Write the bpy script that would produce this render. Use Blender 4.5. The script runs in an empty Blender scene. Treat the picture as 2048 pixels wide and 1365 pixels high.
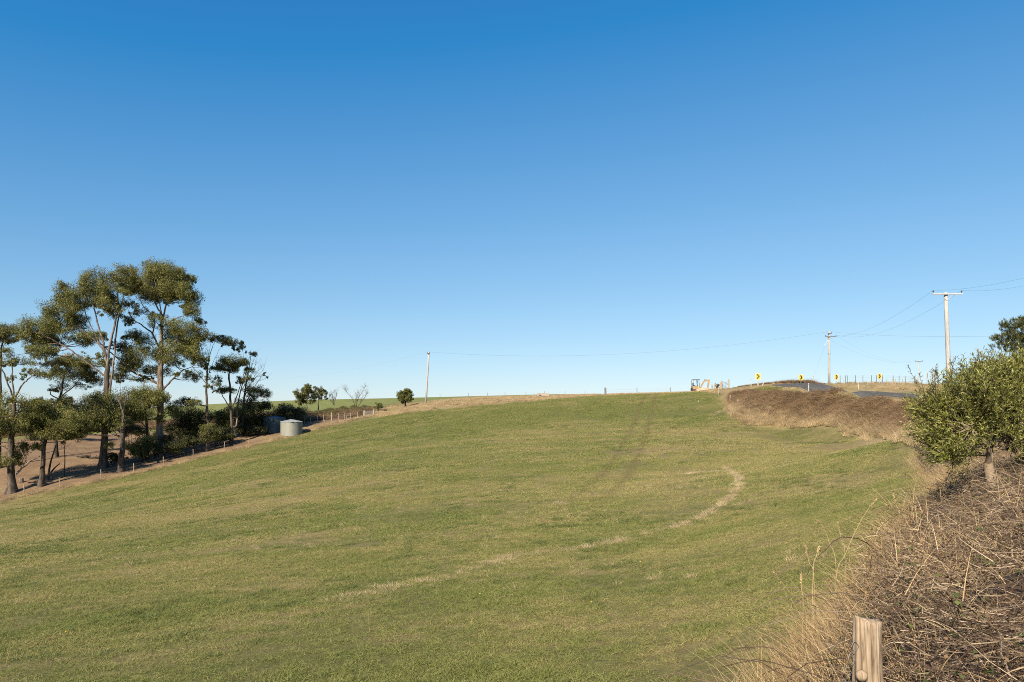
import bpy, math, random
import numpy as np
from mathutils import Vector, Matrix

rng = np.random.default_rng(7)
random.seed(7)
scene = bpy.context.scene
COL = scene.collection
R = math.radians

# ------------------------------------------------------------------ camera
F, CX, YH = 1365.0, 1024.0, 840.0          # focal length, centre and eye level of the photograph, in its pixels
cam_data = bpy.data.cameras.new('camera')
cam_data.sensor_width = 36.0
cam_data.lens = 24.0
cam_data.shift_y = (YH - 682.5) / 2048.0
cam_data.clip_start = 0.05
cam_data.clip_end = 6000.0
cam = bpy.data.objects.new('camera', cam_data)
cam.location = (0, 0, 0)
cam.rotation_euler = (R(90), 0, 0)
COL.objects.link(cam)
scene.camera = cam

# ------------------------------------------------------------------ sky, sun, exposure
SUN_AZ = 25.0        # degrees towards the left of straight behind the camera
SUN_EL = 35.0
sun_from = Vector((-math.sin(R(SUN_AZ)) * math.cos(R(SUN_EL)), -math.cos(R(SUN_AZ)) * math.cos(R(SUN_EL)), math.sin(R(SUN_EL))))
world = bpy.data.worlds.new('World')
scene.world = world
world.use_nodes = True
wn, wl = world.node_tree.nodes, world.node_tree.links
wn.clear()
sky = wn.new('ShaderNodeTexSky')
sky.sky_type = 'NISHITA'
sky.sun_disc = False
sky.sun_elevation = R(SUN_EL)
sky.sun_rotation = math.atan2(sun_from.x, sun_from.y)
sky.altitude = 0.0
sky.air_density = 1.0
sky.dust_density = 0.2
sky.ozone_density = 4.0
bg = wn.new('ShaderNodeBackground')
bg.inputs['Strength'].default_value = 0.1
wo = wn.new('ShaderNodeOutputWorld')
# the photograph's vivid grading of the sky: one gain, offset and gamma per channel, the same all round
_sep = wn.new('ShaderNodeSeparateColor'); _cmb = wn.new('ShaderNodeCombineColor')
wl.new(sky.outputs['Color'], _sep.inputs[0])
for _i, (_gain, _off, _gam) in enumerate(((0.47, 0.087, 0.75), (0.47, 0.085, 0.62), (0.472, 0.0, 0.56))):
    _m = [wn.new('ShaderNodeMath') for _ in range(4)]
    _m[0].operation = 'MULTIPLY_ADD'; _m[0].inputs[1].default_value = 0.1; _m[0].inputs[2].default_value = -_off
    _m[1].operation = 'MAXIMUM'; _m[1].inputs[1].default_value = 0.0085
    _m[2].operation = 'POWER'; _m[2].inputs[1].default_value = _gam
    _m[3].operation = 'MULTIPLY'; _m[3].inputs[1].default_value = _gain * 10.0
    wl.new(_sep.outputs[_i], _m[0].inputs[0])
    for _a, _b in zip(_m[:-1], _m[1:]): wl.new(_a.outputs[0], _b.inputs[0])
    wl.new(_m[3].outputs[0], _cmb.inputs[_i])
wl.new(_cmb.outputs[0], bg.inputs['Color'])
wl.new(bg.outputs['Background'], wo.inputs['Surface'])

sd = bpy.data.lights.new('sun', 'SUN')
sd.energy = 4.8
sd.angle = R(0.5)
sd.color = (1.0, 0.89, 0.74)
so = bpy.data.objects.new('sun', sd)
so.rotation_euler = (-sun_from).to_track_quat('-Z', 'Y').to_euler()
so.location = sun_from * 50
COL.objects.link(so)

scene.view_settings.view_transform = 'Standard'
scene.view_settings.look = 'None'
scene.view_settings.exposure = 1.2
scene.view_settings.gamma = 1.0
scene.view_settings.use_curve_mapping = False
scene.render.film_transparent = False
scene.cycles.use_denoising = False
scene.cycles.filter_width = 1.0
scene.cycles.max_bounces = 5
scene.cycles.diffuse_bounces = 2
scene.cycles.transparent_max_bounces = 6

# ------------------------------------------------------------------ terrain heights
def P(px, py, D):
    return ((px - CX) / F * D, D, (YH - py) / F * D)

_ct = [P(*t) for t in [
    (0,1365,11),(512,1365,10),(1024,1365,9.3),(1500,1365,8.0),
    (0,1200,19),(512,1200,17),(1024,1200,15),(1500,1200,12.5),
    (0,1080,40),(512,1080,30),(1024,1080,25),(1500,1080,19.5),
    (0,1003,84),(300,1000,60),(512,1000,47),(1024,1000,36),(1500,1000,28.5),(1750,1000,21.5),
    (125,968,90),(250,937,97),(400,908,105),(512,940,70),(1024,940,52),(1500,940,42),(1800,940,29),
    (560,876,113),(800,880,90),(1024,880,77),(1500,880,65),(1800,887,50),
    (690,846,124),(1024,840,98),(1450,842,84),
    (800,821,129),(1024,812,114),(1250,812,107),(1450,818,97),
    (1024,798,131),(1200,790,132),(1400,784,133),(1440,783,128),
    (760,830,131),(860,806,139),(960,798,140),(780,822,140),
    (0,930,100),(100,900,115),(250,890,125),(400,872,128),(480,862,126),(560,855,124),
    (0,890,125),(100,862,145),(250,855,150),(420,845,150),(560,832,150),(680,822,146),(750,815,148),
    (0,850,180),(250,838,190),(540,822,200),(800,809,200),(950,800,190),
    (0,831,330),(250,819,340),(540,803.5,350),(800,796.5,350),(1000,791.5,350),(1150,789,350),
    (1200,806,180),(1400,808,180),(1500,806,190),(1700,800,190),(1900,800,190),
    (1600,851,79),(1700,869,66),
    (1490,793,100),(1600,800,86),(1700,812,74.5),(1830,828,60),
    (1870,801,60),(1870,795,66),(1820,796.5,65.6),(1820,790,71.8),(1760,792,70.9),(1760,787.5,77.6),(1700,788.5,77.1),(1700,786,84.4),(1600,776.5,90.5),(1600,770,99),
    (1550,773,99.5),(1550,771,108),(1600,768.5,112),(1650,769,114),(1540,770,108),
    (1750,785,84),(1750,775,102),(1840,787,78),(1840,778,98),(1700,771,106),(1760,770.5,107),(1840,771,106),(1700,774,115.5),(1760,774,116),(1850,774,116),(1700,769,121),(1760,768,122.5),(1860,768.5,122),(1950,775,105),
    (1900,803,66),(2040,803,68),
    (1500,773,112),(1530,769,116),(1620,768,122)]]
_ct += [(0,0,-1.72),(-4,-1,-2.2),(-8,2,-3.4),(0,5,-2.75),(1.94,3.7,-1.9),(3.4,3.2,-1.75),(2.67,7,-2.72),(4.85,9,-2.35),(7.96,13,-2.0),(10.3,16,-1.75),
    (6,7,-1.5),(7.35,10.5,-1.15),(12,10,-.5),(20,10,0.0),(27,20,.35),(33,42,.9),(20,34,-1.25),(24,36,-0.3),(15,18,-.9),
    (5,-5,-1.5),(0,-15,-1.5),(-20,-10,-4.5),(25,-10,0.2),(60,20,1.2),(65,65,2.3),(75,100,4.5),(90,130,6.0),
    (-90,60,-12),(-110,120,-9),(-130,200,-4),(-60,40,-9.2),(-40,10,-6.5),(-80,0,-9),
    (-320,350,0),(-350,150,-8),(300,150,4),(300,400,-5),(0,600,0),(-400,650,-8),(400,650,-12),(-300,-100,-12),(300,-100,2)]
_ct = np.array(_ct)
def _U(r2):
    return np.where(r2 > 1e-12, 0.5 * r2 * np.log(np.maximum(r2, 1e-12)), 0)
_p = _ct[:, :2] / 100.0
_n = len(_p)
_A = np.zeros((_n + 3, _n + 3))
_A[:_n, :_n] = _U(((_p[:, None] - _p[None]) ** 2).sum(-1)) + 2e-5 * np.eye(_n)
_A[:_n, _n:] = np.c_[np.ones(_n), _p]
_A[_n:, :_n] = _A[:_n, _n:].T
_w = np.linalg.solve(_A, np.r_[_ct[:, 2], 0, 0, 0])

def H(x, y):
    x = np.asarray(x, float); y = np.asarray(y, float)
    q = np.c_[x.ravel(), y.ravel()] / 100.0
    o = np.empty(len(q))
    for i in range(0, len(q), 20000):
        b = q[i:i + 20000]
        o[i:i + 20000] = _U(((b[:, None] - _p[None]) ** 2).sum(-1)) @ _w[:-3] + _w[-3] + b @ _w[-2:]
    # grassed lip on the near side of the lane
    X_, Y_ = q[:, 0] * 100, q[:, 1] * 100
    lip = np.interp(Y_, [72, 76, 79, 83, 86, 88.5], [0, .5, 1.05, 1.05, .4, 0])
    o = o + lip * np.exp(-((X_ - 37.0) / .85) ** 2)
    # beyond the place, level off
    d = np.hypot(q[:, 0], q[:, 1]) * 100
    k = np.clip((d - 420) / 400, 0, 1)
    o = o * (1 - k) + (-14.0) * k
    return o.reshape(x.shape)

def Hn(x, y, e=0.25):
    zx = (H(x + e, y) - H(x - e, y)) / (2 * e)
    zy = (H(x, y + e) - H(x, y - e)) / (2 * e)
    n = np.stack([-zx, -zy, np.ones_like(zx)], -1)
    return n / np.linalg.norm(n, axis=-1, keepdims=True)

_RD = np.r_[np.arange(3, 60, .2), np.arange(60, 170, .4), np.arange(170, 420, 2)]
def ray(px, py):
    """ground point that the photograph shows at a pixel"""
    z = H((px - CX) / F * _RD, _RD)
    y = YH - F * z / _RD
    k = np.argmax(y <= py) if (y <= py).any() else int(np.argmin(y))
    D = _RD[k]
    return Vector(((px - CX) / F * D, D, float(z[k])))

def at(px, D):
    X = (px - CX) / F * D
    return Vector((X, D, float(H(np.array([X]), np.array([D]))[0])))

def inpoly(x, y, poly):
    c = np.zeros(x.shape, bool)
    n = len(poly)
    for i in range(n):
        x1, y1 = poly[i]; x2, y2 = poly[(i + 1) % n]
        if y1 == y2: continue
        c ^= ((y1 > y) != (y2 > y)) & (x < (x2 - x1) * (y - y1) / (y2 - y1) + x1)
    return c

# cheap value noise for layouts
_NT = np.random.default_rng(3).random((64, 64))
def vnoise(x, y, s):
    x = x / s; y = y / s
    xi = np.floor(x).astype(int); yi = np.floor(y).astype(int)
    fx = x - xi; fy = y - yi
    fx = fx * fx * (3 - 2 * fx); fy = fy * fy * (3 - 2 * fy)
    g = lambda a, b: _NT[a % 64, b % 64]
    return (g(xi, yi) * (1 - fx) + g(xi + 1, yi) * fx) * (1 - fy) + (g(xi, yi + 1) * (1 - fx) + g(xi + 1, yi + 1) * fx) * fy

# ------------------------------------------------------------------ mesh helpers
def np_mesh(name, V, faces, rnd=None, mats=(), mi=None, smooth=False):
    """faces: list of (N,3)/(N,4) int arrays; rnd: per-face random stored as an attribute"""
    me = bpy.data.meshes.new(name)
    V = np.asarray(V, np.float32)
    me.vertices.add(len(V)); me.vertices.foreach_set('co', V.ravel())
    faces = [np.asarray(f, np.int32) for f in faces if len(f)]
    tot = np.concatenate([np.full(len(f), f.shape[1], np.int32) for f in faces])
    idx = np.concatenate([f.ravel() for f in faces])
    st = np.r_[0, np.cumsum(tot)[:-1]].astype(np.int32)
    me.loops.add(len(idx)); me.loops.foreach_set('vertex_index', idx)
    me.polygons.add(len(tot)); me.polygons.foreach_set('loop_start', st); me.polygons.foreach_set('loop_total', tot)
    if mi is not None: me.polygons.foreach_set('material_index', np.asarray(mi, np.int32))
    me.update(calc_edges=True)
    me.polygons.foreach_set('use_smooth', np.full(len(tot), bool(smooth)))
    if rnd is not None:
        a = me.attributes.new('rnd', 'FLOAT', 'FACE')
        a.data.foreach_set('value', np.asarray(rnd, np.float32))
    for m in mats: me.materials.append(m)
    return me

class MB:
    """collects shapes into one mesh"""
    def __init__(s): s.V = []; s.F3 = []; s.F4 = []; s.FN = []; s.n = 0
    def add(s, v, f):
        v = [tuple(a) for a in v]
        for q in f:
            q = tuple(i + s.n for i in q)
            s.FN.append(q)
        s.V += v; s.n += len(v); return s
    def box(s, c, size, M=None):
        x, y, z = [a / 2 for a in size]
        v = [Vector((i * x, j * y, k * z)) for i in (-1, 1) for j in (-1, 1) for k in (-1, 1)]
        if M is not None: v = [M @ a for a in v]
        v = [a + Vector(c) for a in v]
        return s.add(v, [(0,1,3,2),(4,6,7,5),(0,4,5,1),(2,3,7,6),(0,2,6,4),(1,5,7,3)])
    def prism(s, pts, d, y0):
        """polygon in xz extruded along y"""
        n = len(pts)
        v = [(p[0], y0, p[1]) for p in pts] + [(p[0], y0 + d, p[1]) for p in pts]
        f = [tuple(range(n))[::-1], tuple(range(n, 2 * n))]
        f += [(i, (i + 1) % n, n + (i + 1) % n, n + i) for i in range(n)]
        return s.add(v, f)
    def tube(s, pts, rad, sides=6, cap=True):
        V, Fq, caps = tube_np(pts, rad, sides)
        f = [tuple(q) for q in Fq]
        if cap: f += caps
        return s.add(V, f)
    def lathe(s, prof, seg=24, c=(0, 0, 0)):
        v = []; f = []
        for r, z in prof:
            for k in range(seg):
                a = 2 * math.pi * k / seg
                v.append((c[0] + r * math.cos(a), c[1] + r * math.sin(a), c[2] + z))
        for i in range(len(prof) - 1):
            for k in range(seg):
                k2 = (k + 1) % seg
                f.append((i * seg + k, i * seg + k2, (i + 1) * seg + k2, (i + 1) * seg + k))
        f.append(tuple(range((len(prof) - 1) * seg, len(prof) * seg)))
        f.append(tuple(range(seg))[::-1])
        return s.add(v, f)
    def build(s, name, mat, parent=None, smooth=False, loc=(0, 0, 0)):
        me = bpy.data.meshes.new(name)
        me.from_pydata(s.V, [], s.FN)
        me.update()
        if smooth: me.polygons.foreach_set('use_smooth', [True] * len(me.polygons))
        me.materials.append(mat)
        return link(name, me, parent, loc)

def link(name, me, parent=None, loc=(0, 0, 0)):
    o = bpy.data.objects.new(name, me)
    COL.objects.link(o)
    o.location = loc
    if parent is not None: o.parent = parent
    return o

def tag(o, label, cat, group=None, kind=None):
    o['label'] = label; o['category'] = cat
    if group: o['group'] = group
    if kind: o['kind'] = kind
    return o

def thing(name, label, cat, loc=(0, 0, 0), rz=0.0, group=None, kind=None):
    o = bpy.data.objects.new(name, None)
    o.empty_display_size = 0.2
    COL.objects.link(o)
    o.location = loc; o.rotation_euler = (0, 0, rz)
    return tag(o, label, cat, group, kind)

def tube_np(pts, rad, sides=6):
    pts = np.asarray([tuple(p) for p in pts], float)
    rad = np.broadcast_to(np.asarray(rad, float), (len(pts),))
    t = np.gradient(pts, axis=0)
    t /= np.maximum(np.linalg.norm(t, axis=1, keepdims=True), 1e-9)
    ref = np.array([1.0, 0, 0]) if abs(t[0][0]) < .8 else np.array([0, 1.0, 0])
    u = np.cross(t, ref); u /= np.maximum(np.linalg.norm(u, axis=1, keepdims=True), 1e-9)
    v = np.cross(t, u)
    a = np.arange(sides) * 2 * np.pi / sides
    ring = u[:, None] * np.cos(a)[None, :, None] + v[:, None] * np.sin(a)[None, :, None]
    V = (pts[:, None] + ring * rad[:, None, None]).reshape(-1, 3)
    n = len(pts)
    i = np.arange(n - 1)[:, None] * sides; k = np.arange(sides)[None]; k2 = (k + 1) % sides
    Q = np.stack([i + k, i + k2, i + sides + k2, i + sides + k], -1).reshape(-1, 4)
    return V, Q, [tuple(range(sides))[::-1], tuple(range((n - 1) * sides, n * sides))]

class Bulk:
    """many tubes / cards as arrays -> one mesh"""
    def __init__(s): s.V = []; s.Q = []; s.r = []; s.n = 0
    def add(s, V, Q, r):
        s.V.append(V); s.Q.append(Q + s.n); s.r.append(np.broadcast_to(r, (len(Q),))); s.n += len(V)
    def tube(s, pts, rad, sides=5, r=None):
        V, Q, _ = tube_np(pts, rad, sides)
        s.add(V, Q, rng.random() if r is None else r)
    def cards(s, c, d, L, W, r=None, up=None):
        """rhombic leaves: centre, axis, length, width"""
        n = len(c)
        if n == 0: return
        d = d / np.maximum(np.linalg.norm(d, axis=1, keepdims=True), 1e-9)
        x = rng.normal(size=(n, 3)) if up is None else up
        sd = np.cross(d, x); sd /= np.maximum(np.linalg.norm(sd, axis=1, keepdims=True), 1e-9)
        L = np.broadcast_to(L, (n,))[:, None]; W = np.broadcast_to(W, (n,))[:, None]
        V = np.stack([c - d * L / 2, c + sd * W / 2, c + d * L / 2, c - sd * W / 2], 1).reshape(-1, 3)
        Q = np.arange(4 * n).reshape(n, 4)
        s.add(V, Q, rng.random(n) if r is None else r)
    def blades(s, base, d, bend, L, W, r=None, seg=2):
        """tapering ribbons: root, direction, sideways bend vector, length, width"""
        n = len(base)
        if n == 0: return
        d = d / np.linalg.norm(d, axis=1, keepdims=True)
        a = rng.random(n) * 2 * np.pi
        x = np.stack([np.cos(a), np.sin(a), 0.25 * rng.normal(size=n)], 1)
        sd = np.cross(d, x); sd /= np.maximum(np.linalg.norm(sd, axis=1, keepdims=True), 1e-9)
        L = np.broadcast_to(L, (n,))[:, None]; W = np.broadcast_to(W, (n,))[:, None]
        rows = []
        for k in range(seg + 1):
            t = k / seg
            c = base + d * L * t + bend * L * t * t
            w = W * (1 - 0.9 * t ** 1.5) / 2
            rows += [c - sd * w, c + sd * w]
        V = np.stack(rows, 1).reshape(-1, 3)
        m = 2 * (seg + 1)
        q = np.array([[2 * k, 2 * k + 1, 2 * k + 3, 2 * k + 2] for k in range(seg)])
        Q = (np.arange(n)[:, None, None] * m + q[None]).reshape(-1, 4)
        rr = rng.random(n) if r is None else np.broadcast_to(r, (n,))
        s.add(V, Q, np.repeat(rr, seg))
    def mesh(s, name, mat, smooth=False):
        return np_mesh(name, np.concatenate(s.V), [np.concatenate(s.Q)], rnd=np.concatenate(s.r), mats=[mat], smooth=smooth)
    def build(s, name, mat, parent=None, smooth=False):
        return link(name, s.mesh(name, mat, smooth), parent)
    @property
    def empty(s): return s.n == 0

# ------------------------------------------------------------------ materials
def newmat(name):
    m = bpy.data.materials.new(name); m.use_nodes = True
    nt = m.node_tree; nt.nodes.clear()
    out = nt.nodes.new('ShaderNodeOutputMaterial')
    return m, nt, out

def nd(nt, t, **kw):
    n = nt.nodes.new(t)
    for k, v in kw.items():
        if k.startswith('_'): setattr(n, k[1:], v)
        else: n.inputs[k.replace('__', ' ')].default_value = v
    return n

ALB = 0.81      # overall reflectance level that suits the exposure
def ramp(nt, stops, raw=False):
    interp = 'LINEAR'
    n = nt.nodes.new('ShaderNodeValToRGB')
    n.color_ramp.interpolation = interp
    e = n.color_ramp.elements
    while len(e) < len(stops): e.new(0.5)
    for el, (p, c) in zip(e, stops):
        el.position = p; el.color = (*(q * (1 if raw else ALB) for q in c), 1)
    return n

def math_(nt, op, a, b=None, c=None, clamp=False):
    n = nt.nodes.new('ShaderNodeMath'); n.operation = op; n.use_clamp = clamp
    for i, v in enumerate((a, b, c)):
        if v is None: continue
        if isinstance(v, (int, float)): n.inputs[i].default_value = v
        else: nt.links.new(v, n.inputs[i])
    return n.outputs[0]

def mixc(nt, f, a, b, mode='MIX'):
    n = nt.nodes.new('ShaderNodeMix'); n.data_type = 'RGBA'; n.blend_type = mode
    for i, v in ((0, f), (6, a), (7, b)):
        if isinstance(v, (int, float)): n.inputs[i].default_value = v
        elif isinstance(v, tuple): n.inputs[i].default_value = (*(q * ALB for q in v), 1)
        else: nt.links.new(v, n.inputs[i])
    return n.outputs[2]

def plain(name, col, rough=0.7, metal=0.0, var=0.15, scale=6.0, bump=0.0, stretch=(1, 1, 1), spec=0.3):
    m, nt, out = newmat(name)
    tc = nd(nt, 'ShaderNodeTexCoord'); mp = nd(nt, 'ShaderNodeMapping')
    mp.inputs['Scale'].default_value = stretch
    nt.links.new(tc.outputs['Object'], mp.inputs['Vector'])
    nz = nd(nt, 'ShaderNodeTexNoise', Scale=scale, Detail=5.0, Roughness=0.65)
    nt.links.new(mp.outputs['Vector'], nz.inputs['Vector'])
    lo = tuple(max(0, c * (1 - 2 * var)) for c in col); hi = tuple(min(1, c * (1 + 2 * var)) for c in col)
    r = ramp(nt, [(0.3, lo), (0.7, hi)])
    nt.links.new(nz.outputs['Fac'], r.inputs['Fac'])
    b = nd(nt, 'ShaderNodeBsdfPrincipled', Roughness=rough, Metallic=metal)
    b.inputs['Specular IOR Level'].default_value = spec
    nt.links.new(r.outputs['Color'], b.inputs['Base Color'])
    if bump:
        bp = nd(nt, 'ShaderNodeBump', Strength=bump, Distance=0.02)
        nt.links.new(nz.outputs['Fac'], bp.inputs['Height']); nt.links.new(bp.outputs['Normal'], b.inputs['Normal'])
    nt.links.new(b.outputs['BSDF'], out.inputs['Surface'])
    return m

def leafmat(name, stops, transl=0.25, rough=0.55, worldscale=None, spec=0.3):
    """colour picked per leaf / blade from a ramp"""
    m, nt, out = newmat(name)
    a = nd(nt, 'ShaderNodeAttribute', _attribute_name='rnd')
    r = ramp(nt, stops)
    nt.links.new(a.outputs['Fac'], r.inputs['Fac'])
    col = r.outputs['Color']
    if worldscale:
        g = nd(nt, 'ShaderNodeNewGeometry')
        nz = nd(nt, 'ShaderNodeTexNoise', Scale=worldscale, Detail=3.0)
        nt.links.new(g.outputs['Position'], nz.inputs['Vector'])
        rr = ramp(nt, [(0.3, (0.62, 0.6, 0.56)), (0.7, (1.25, 1.22, 1.15))], True)
        nt.links.new(nz.outputs['Fac'], rr.inputs['Fac'])
        col = mixc(nt, 1.0, col, rr.outputs['Color'], 'MULTIPLY')
    b = nd(nt, 'ShaderNodeBsdfPrincipled', Roughness=rough)
    b.inputs['Specular IOR Level'].default_value = spec
    nt.links.new(col, b.inputs['Base Color'])
    if transl > 0:
        t = nd(nt, 'ShaderNodeBsdfTranslucent'); nt.links.new(col, t.inputs['Color'])
        mx = nd(nt, 'ShaderNodeMixShader'); mx.inputs[0].default_value = transl
        nt.links.new(b.outputs['BSDF'], mx.inputs[1]); nt.links.new(t.outputs['BSDF'], mx.inputs[2])
        nt.links.new(mx.outputs[0], out.inputs['Surface'])
    else:
        nt.links.new(b.outputs['BSDF'], out.inputs['Surface'])
    return m

# ------------------------------------------------------------------ layout lines (from the photograph, put on the ground)
def rays(l): return [ray(*p) for p in l]
FENCE_PX = [(c[0] / 2.677, 500 + c[1] / 2.677) for c in [(-60,1345),(132,1308),(320,1272),(543,1222),(718,1190),(875,1153),(1035,1110),(1200,1072),(1333,1042)]]
edge_l = rays([(0,1006),(49,994),(120,980),(203,963),(268,950),(327,936),(387,920),(448,906),(498,895),(560,879),(620,864),(700,845)])
edge_c = rays([(760,835),(810,828),(883,819),(956,813),(1066,803),(1213,791),(1300,788),(1385,785),(1440,788)])
edge_r = rays([(1452,818),(1445,836),(1500,845),(1600,854),(1700,870),(1800,885),(1845,893)])
XY = lambda l: [(v[0], v[1]) for v in l]
EDGE_NEAR = [(20.5, 35), (13.2, 21.5), (10.3, 16.3), (7.75, 13), (4.6, 9), (2.65, 6.6), (2.0, 4.6), (0.8, 2.4)]
FIELD = [(-30, 8), (-100, 78)] + XY(edge_l) + XY(edge_c) + XY(edge_r) + EDGE_NEAR + [(-6, 2.0), (-14, 2.5)]
BROWN = [(-110, 70), (-100, 78)] + XY(edge_l) + [tuple(at(690, 140)[:2]), tuple(at(560, 134)[:2]), tuple(at(420, 138)[:2]), tuple(at(250, 140)[:2]), tuple(at(100, 135)[:2]), tuple(at(-60, 130)[:2]), tuple(at(-250, 120)[:2])]
STRIP = XY(edge_c) + [tuple(at(1440, 142)[:2]), tuple(at(1200, 143)[:2]), tuple(at(1066, 147)[:2]), tuple(at(950, 150)[:2]), tuple(at(860, 150)[:2]), tuple(at(780, 146)[:2]), tuple(at(740, 140)[:2])]
ROADC = [(24, -12), (29, 10), (34, 30), (37.6, 46), (39.6, 58), (40, 66), (40, 74), (40, 84), (40.1, 93), (40.6, 101), (43.2, 107.5), (48, 112.5), (54, 115.5), (62, 116.5), (74, 115.5), (90, 113)]
def catmull(pts, n):
    p = np.array(pts, float); p = np.vstack([2 * p[0] - p[1], p, 2 * p[-1] - p[-2]])
    o = []
    for i in range(1, len(p) - 2):
        for t in np.arange(n) / n:
            a, b, c, d = p[i - 1], p[i], p[i + 1], p[i + 2]
            o.append(.5 * (2 * b + (c - a) * t + (2 * a - 5 * b + 4 * c - d) * t ** 2 + (3 * b - a - 3 * c + d) * t ** 3))
    o.append(p[-2]); return np.array(o)
ROAD = catmull(ROADC, 10)
def road_dist(x, y):
    d = np.full(x.shape, 1e9)
    for i in range(0, len(ROAD), 2):
        d = np.minimum(d, (x - ROAD[i, 0]) ** 2 + (y - ROAD[i, 1]) ** 2)
    return np.sqrt(d)

# wheel tracks across the pasture as X(Y)
_tp = np.array(XY(rays([(1300,795),(1291,815),(1286,840),(1272,880),(1245,920),(1205,975),(1150,1030),(1085,1075)])))
TRACK = np.polyfit(_tp[:, 1], _tp[:, 0], 3)      # a3..a0

# ------------------------------------------------------------------ pasture colour (shared by the soil and by every blade)
PG = bpy.data.node_groups.new('pasture_tint', 'ShaderNodeTree')
PG.interface.new_socket('Dry', in_out='OUTPUT', socket_type='NodeSocketFloat')
PG.interface.new_socket('Track', in_out='OUTPUT', socket_type='NodeSocketFloat')
PG.interface.new_socket('Lush', in_out='OUTPUT', socket_type='NodeSocketFloat')
def _build_pg(nt):
    L = nt.links
    go = nt.nodes.new('NodeGroupOutput')
    g = nd(nt, 'ShaderNodeNewGeometry')
    sx = nd(nt, 'ShaderNodeSeparateXYZ'); L.new(g.outputs['Position'], sx.inputs[0])
    cb = nd(nt, 'ShaderNodeCombineXYZ'); L.new(sx.outputs[0], cb.inputs[0]); L.new(sx.outputs[1], cb.inputs[1])
    mp = nd(nt, 'ShaderNodeMapping'); mp.inputs['Rotation'].default_value = (0, 0, 0.35); mp.inputs['Scale'].default_value = (0.6, 1, 1)
    L.new(cb.outputs[0], mp.inputs['Vector'])
    def nz(s, d):
        n = nd(nt, 'ShaderNodeTexNoise', Scale=s, Detail=d, Roughness=0.6); n.noise_dimensions = '2D'
        L.new(mp.outputs[0], n.inputs['Vector']); return n.outputs['Fac']
    a, b, c = nz(0.045, 2.0), nz(0.28, 3.0), nz(1.6, 3.0)
    s = math_(nt, 'ADD', math_(nt, 'MULTIPLY', a, 0.75), math_(nt, 'ADD', math_(nt, 'MULTIPLY', b, 0.75), math_(nt, 'MULTIPLY', c, 0.55)))
    # drier in the middle of the slope, greener near the gate and the hedge
    mid = math_(nt, 'SUBTRACT', 1.0, math_(nt, 'MULTIPLY', math_(nt, 'ABSOLUTE', math_(nt, 'SUBTRACT', sx.outputs[1], 45.0)), 0.02), clamp=True)
    near = math_(nt, 'SUBTRACT', 1.0, math_(nt, 'MULTIPLY', sx.outputs[1], 0.04), clamp=True)
    s = math_(nt, 'ADD', s, math_(nt, 'MULTIPLY', mid, 0.20))
    s = math_(nt, 'SUBTRACT', s, math_(nt, 'MULTIPLY', near, 0.24))
    mr = nd(nt, 'ShaderNodeMapRange'); mr.interpolation_type = 'SMOOTHSTEP'
    L.new(s, mr.inputs[0]); mr.inputs[1].default_value = 0.80; mr.inputs[2].default_value = 1.48
    L.new(mr.outputs[0], go.inputs['Dry'])
    X, Y = sx.outputs[0], sx.outputs[1]
    poly = TRACK[0]
    v = math_(nt, 'MULTIPLY_ADD', Y, float(TRACK[0]), float(TRACK[1]))
    v = math_(nt, 'MULTIPLY_ADD', v, Y, float(TRACK[2]))
    v = math_(nt, 'MULTIPLY_ADD', v, Y, float(TRACK[3]))
    d = math_(nt, 'ABSOLUTE', math_(nt, 'SUBTRACT', X, v))
    d = math_(nt, 'ABSOLUTE', math_(nt, 'SUBTRACT', d, 0.95))
    d = math_(nt, 'ADD', d, math_(nt, 'MULTIPLY', math_(nt, 'SUBTRACT', c, 0.5), 0.5))
    t = math_(nt, 'SUBTRACT', 1.0, math_(nt, 'MULTIPLY', d, 1.9), clamp=True)
    on = math_(nt, 'MULTIPLY', math_(nt, 'MULTIPLY', math_(nt, 'SUBTRACT', Y, 27.0), 0.06, clamp=True), math_(nt, 'MULTIPLY', math_(nt, 'SUBTRACT', 128.0, Y), 0.2, clamp=True))
    t = math_(nt, 'MULTIPLY', math_(nt, 'MULTIPLY', t, on), math_(nt, 'ADD', b, 0.15))
    L.new(t, go.inputs['Track'])
    L.new(math_(nt, 'MULTIPLY', math_(nt, 'SUBTRACT', b, 0.35), 2.2, clamp=True), go.inputs['Lush'])
_build_pg(PG)
def pasture(nt):
    n = nt.nodes.new('ShaderNodeGroup'); n.node_tree = PG; return n

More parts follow.
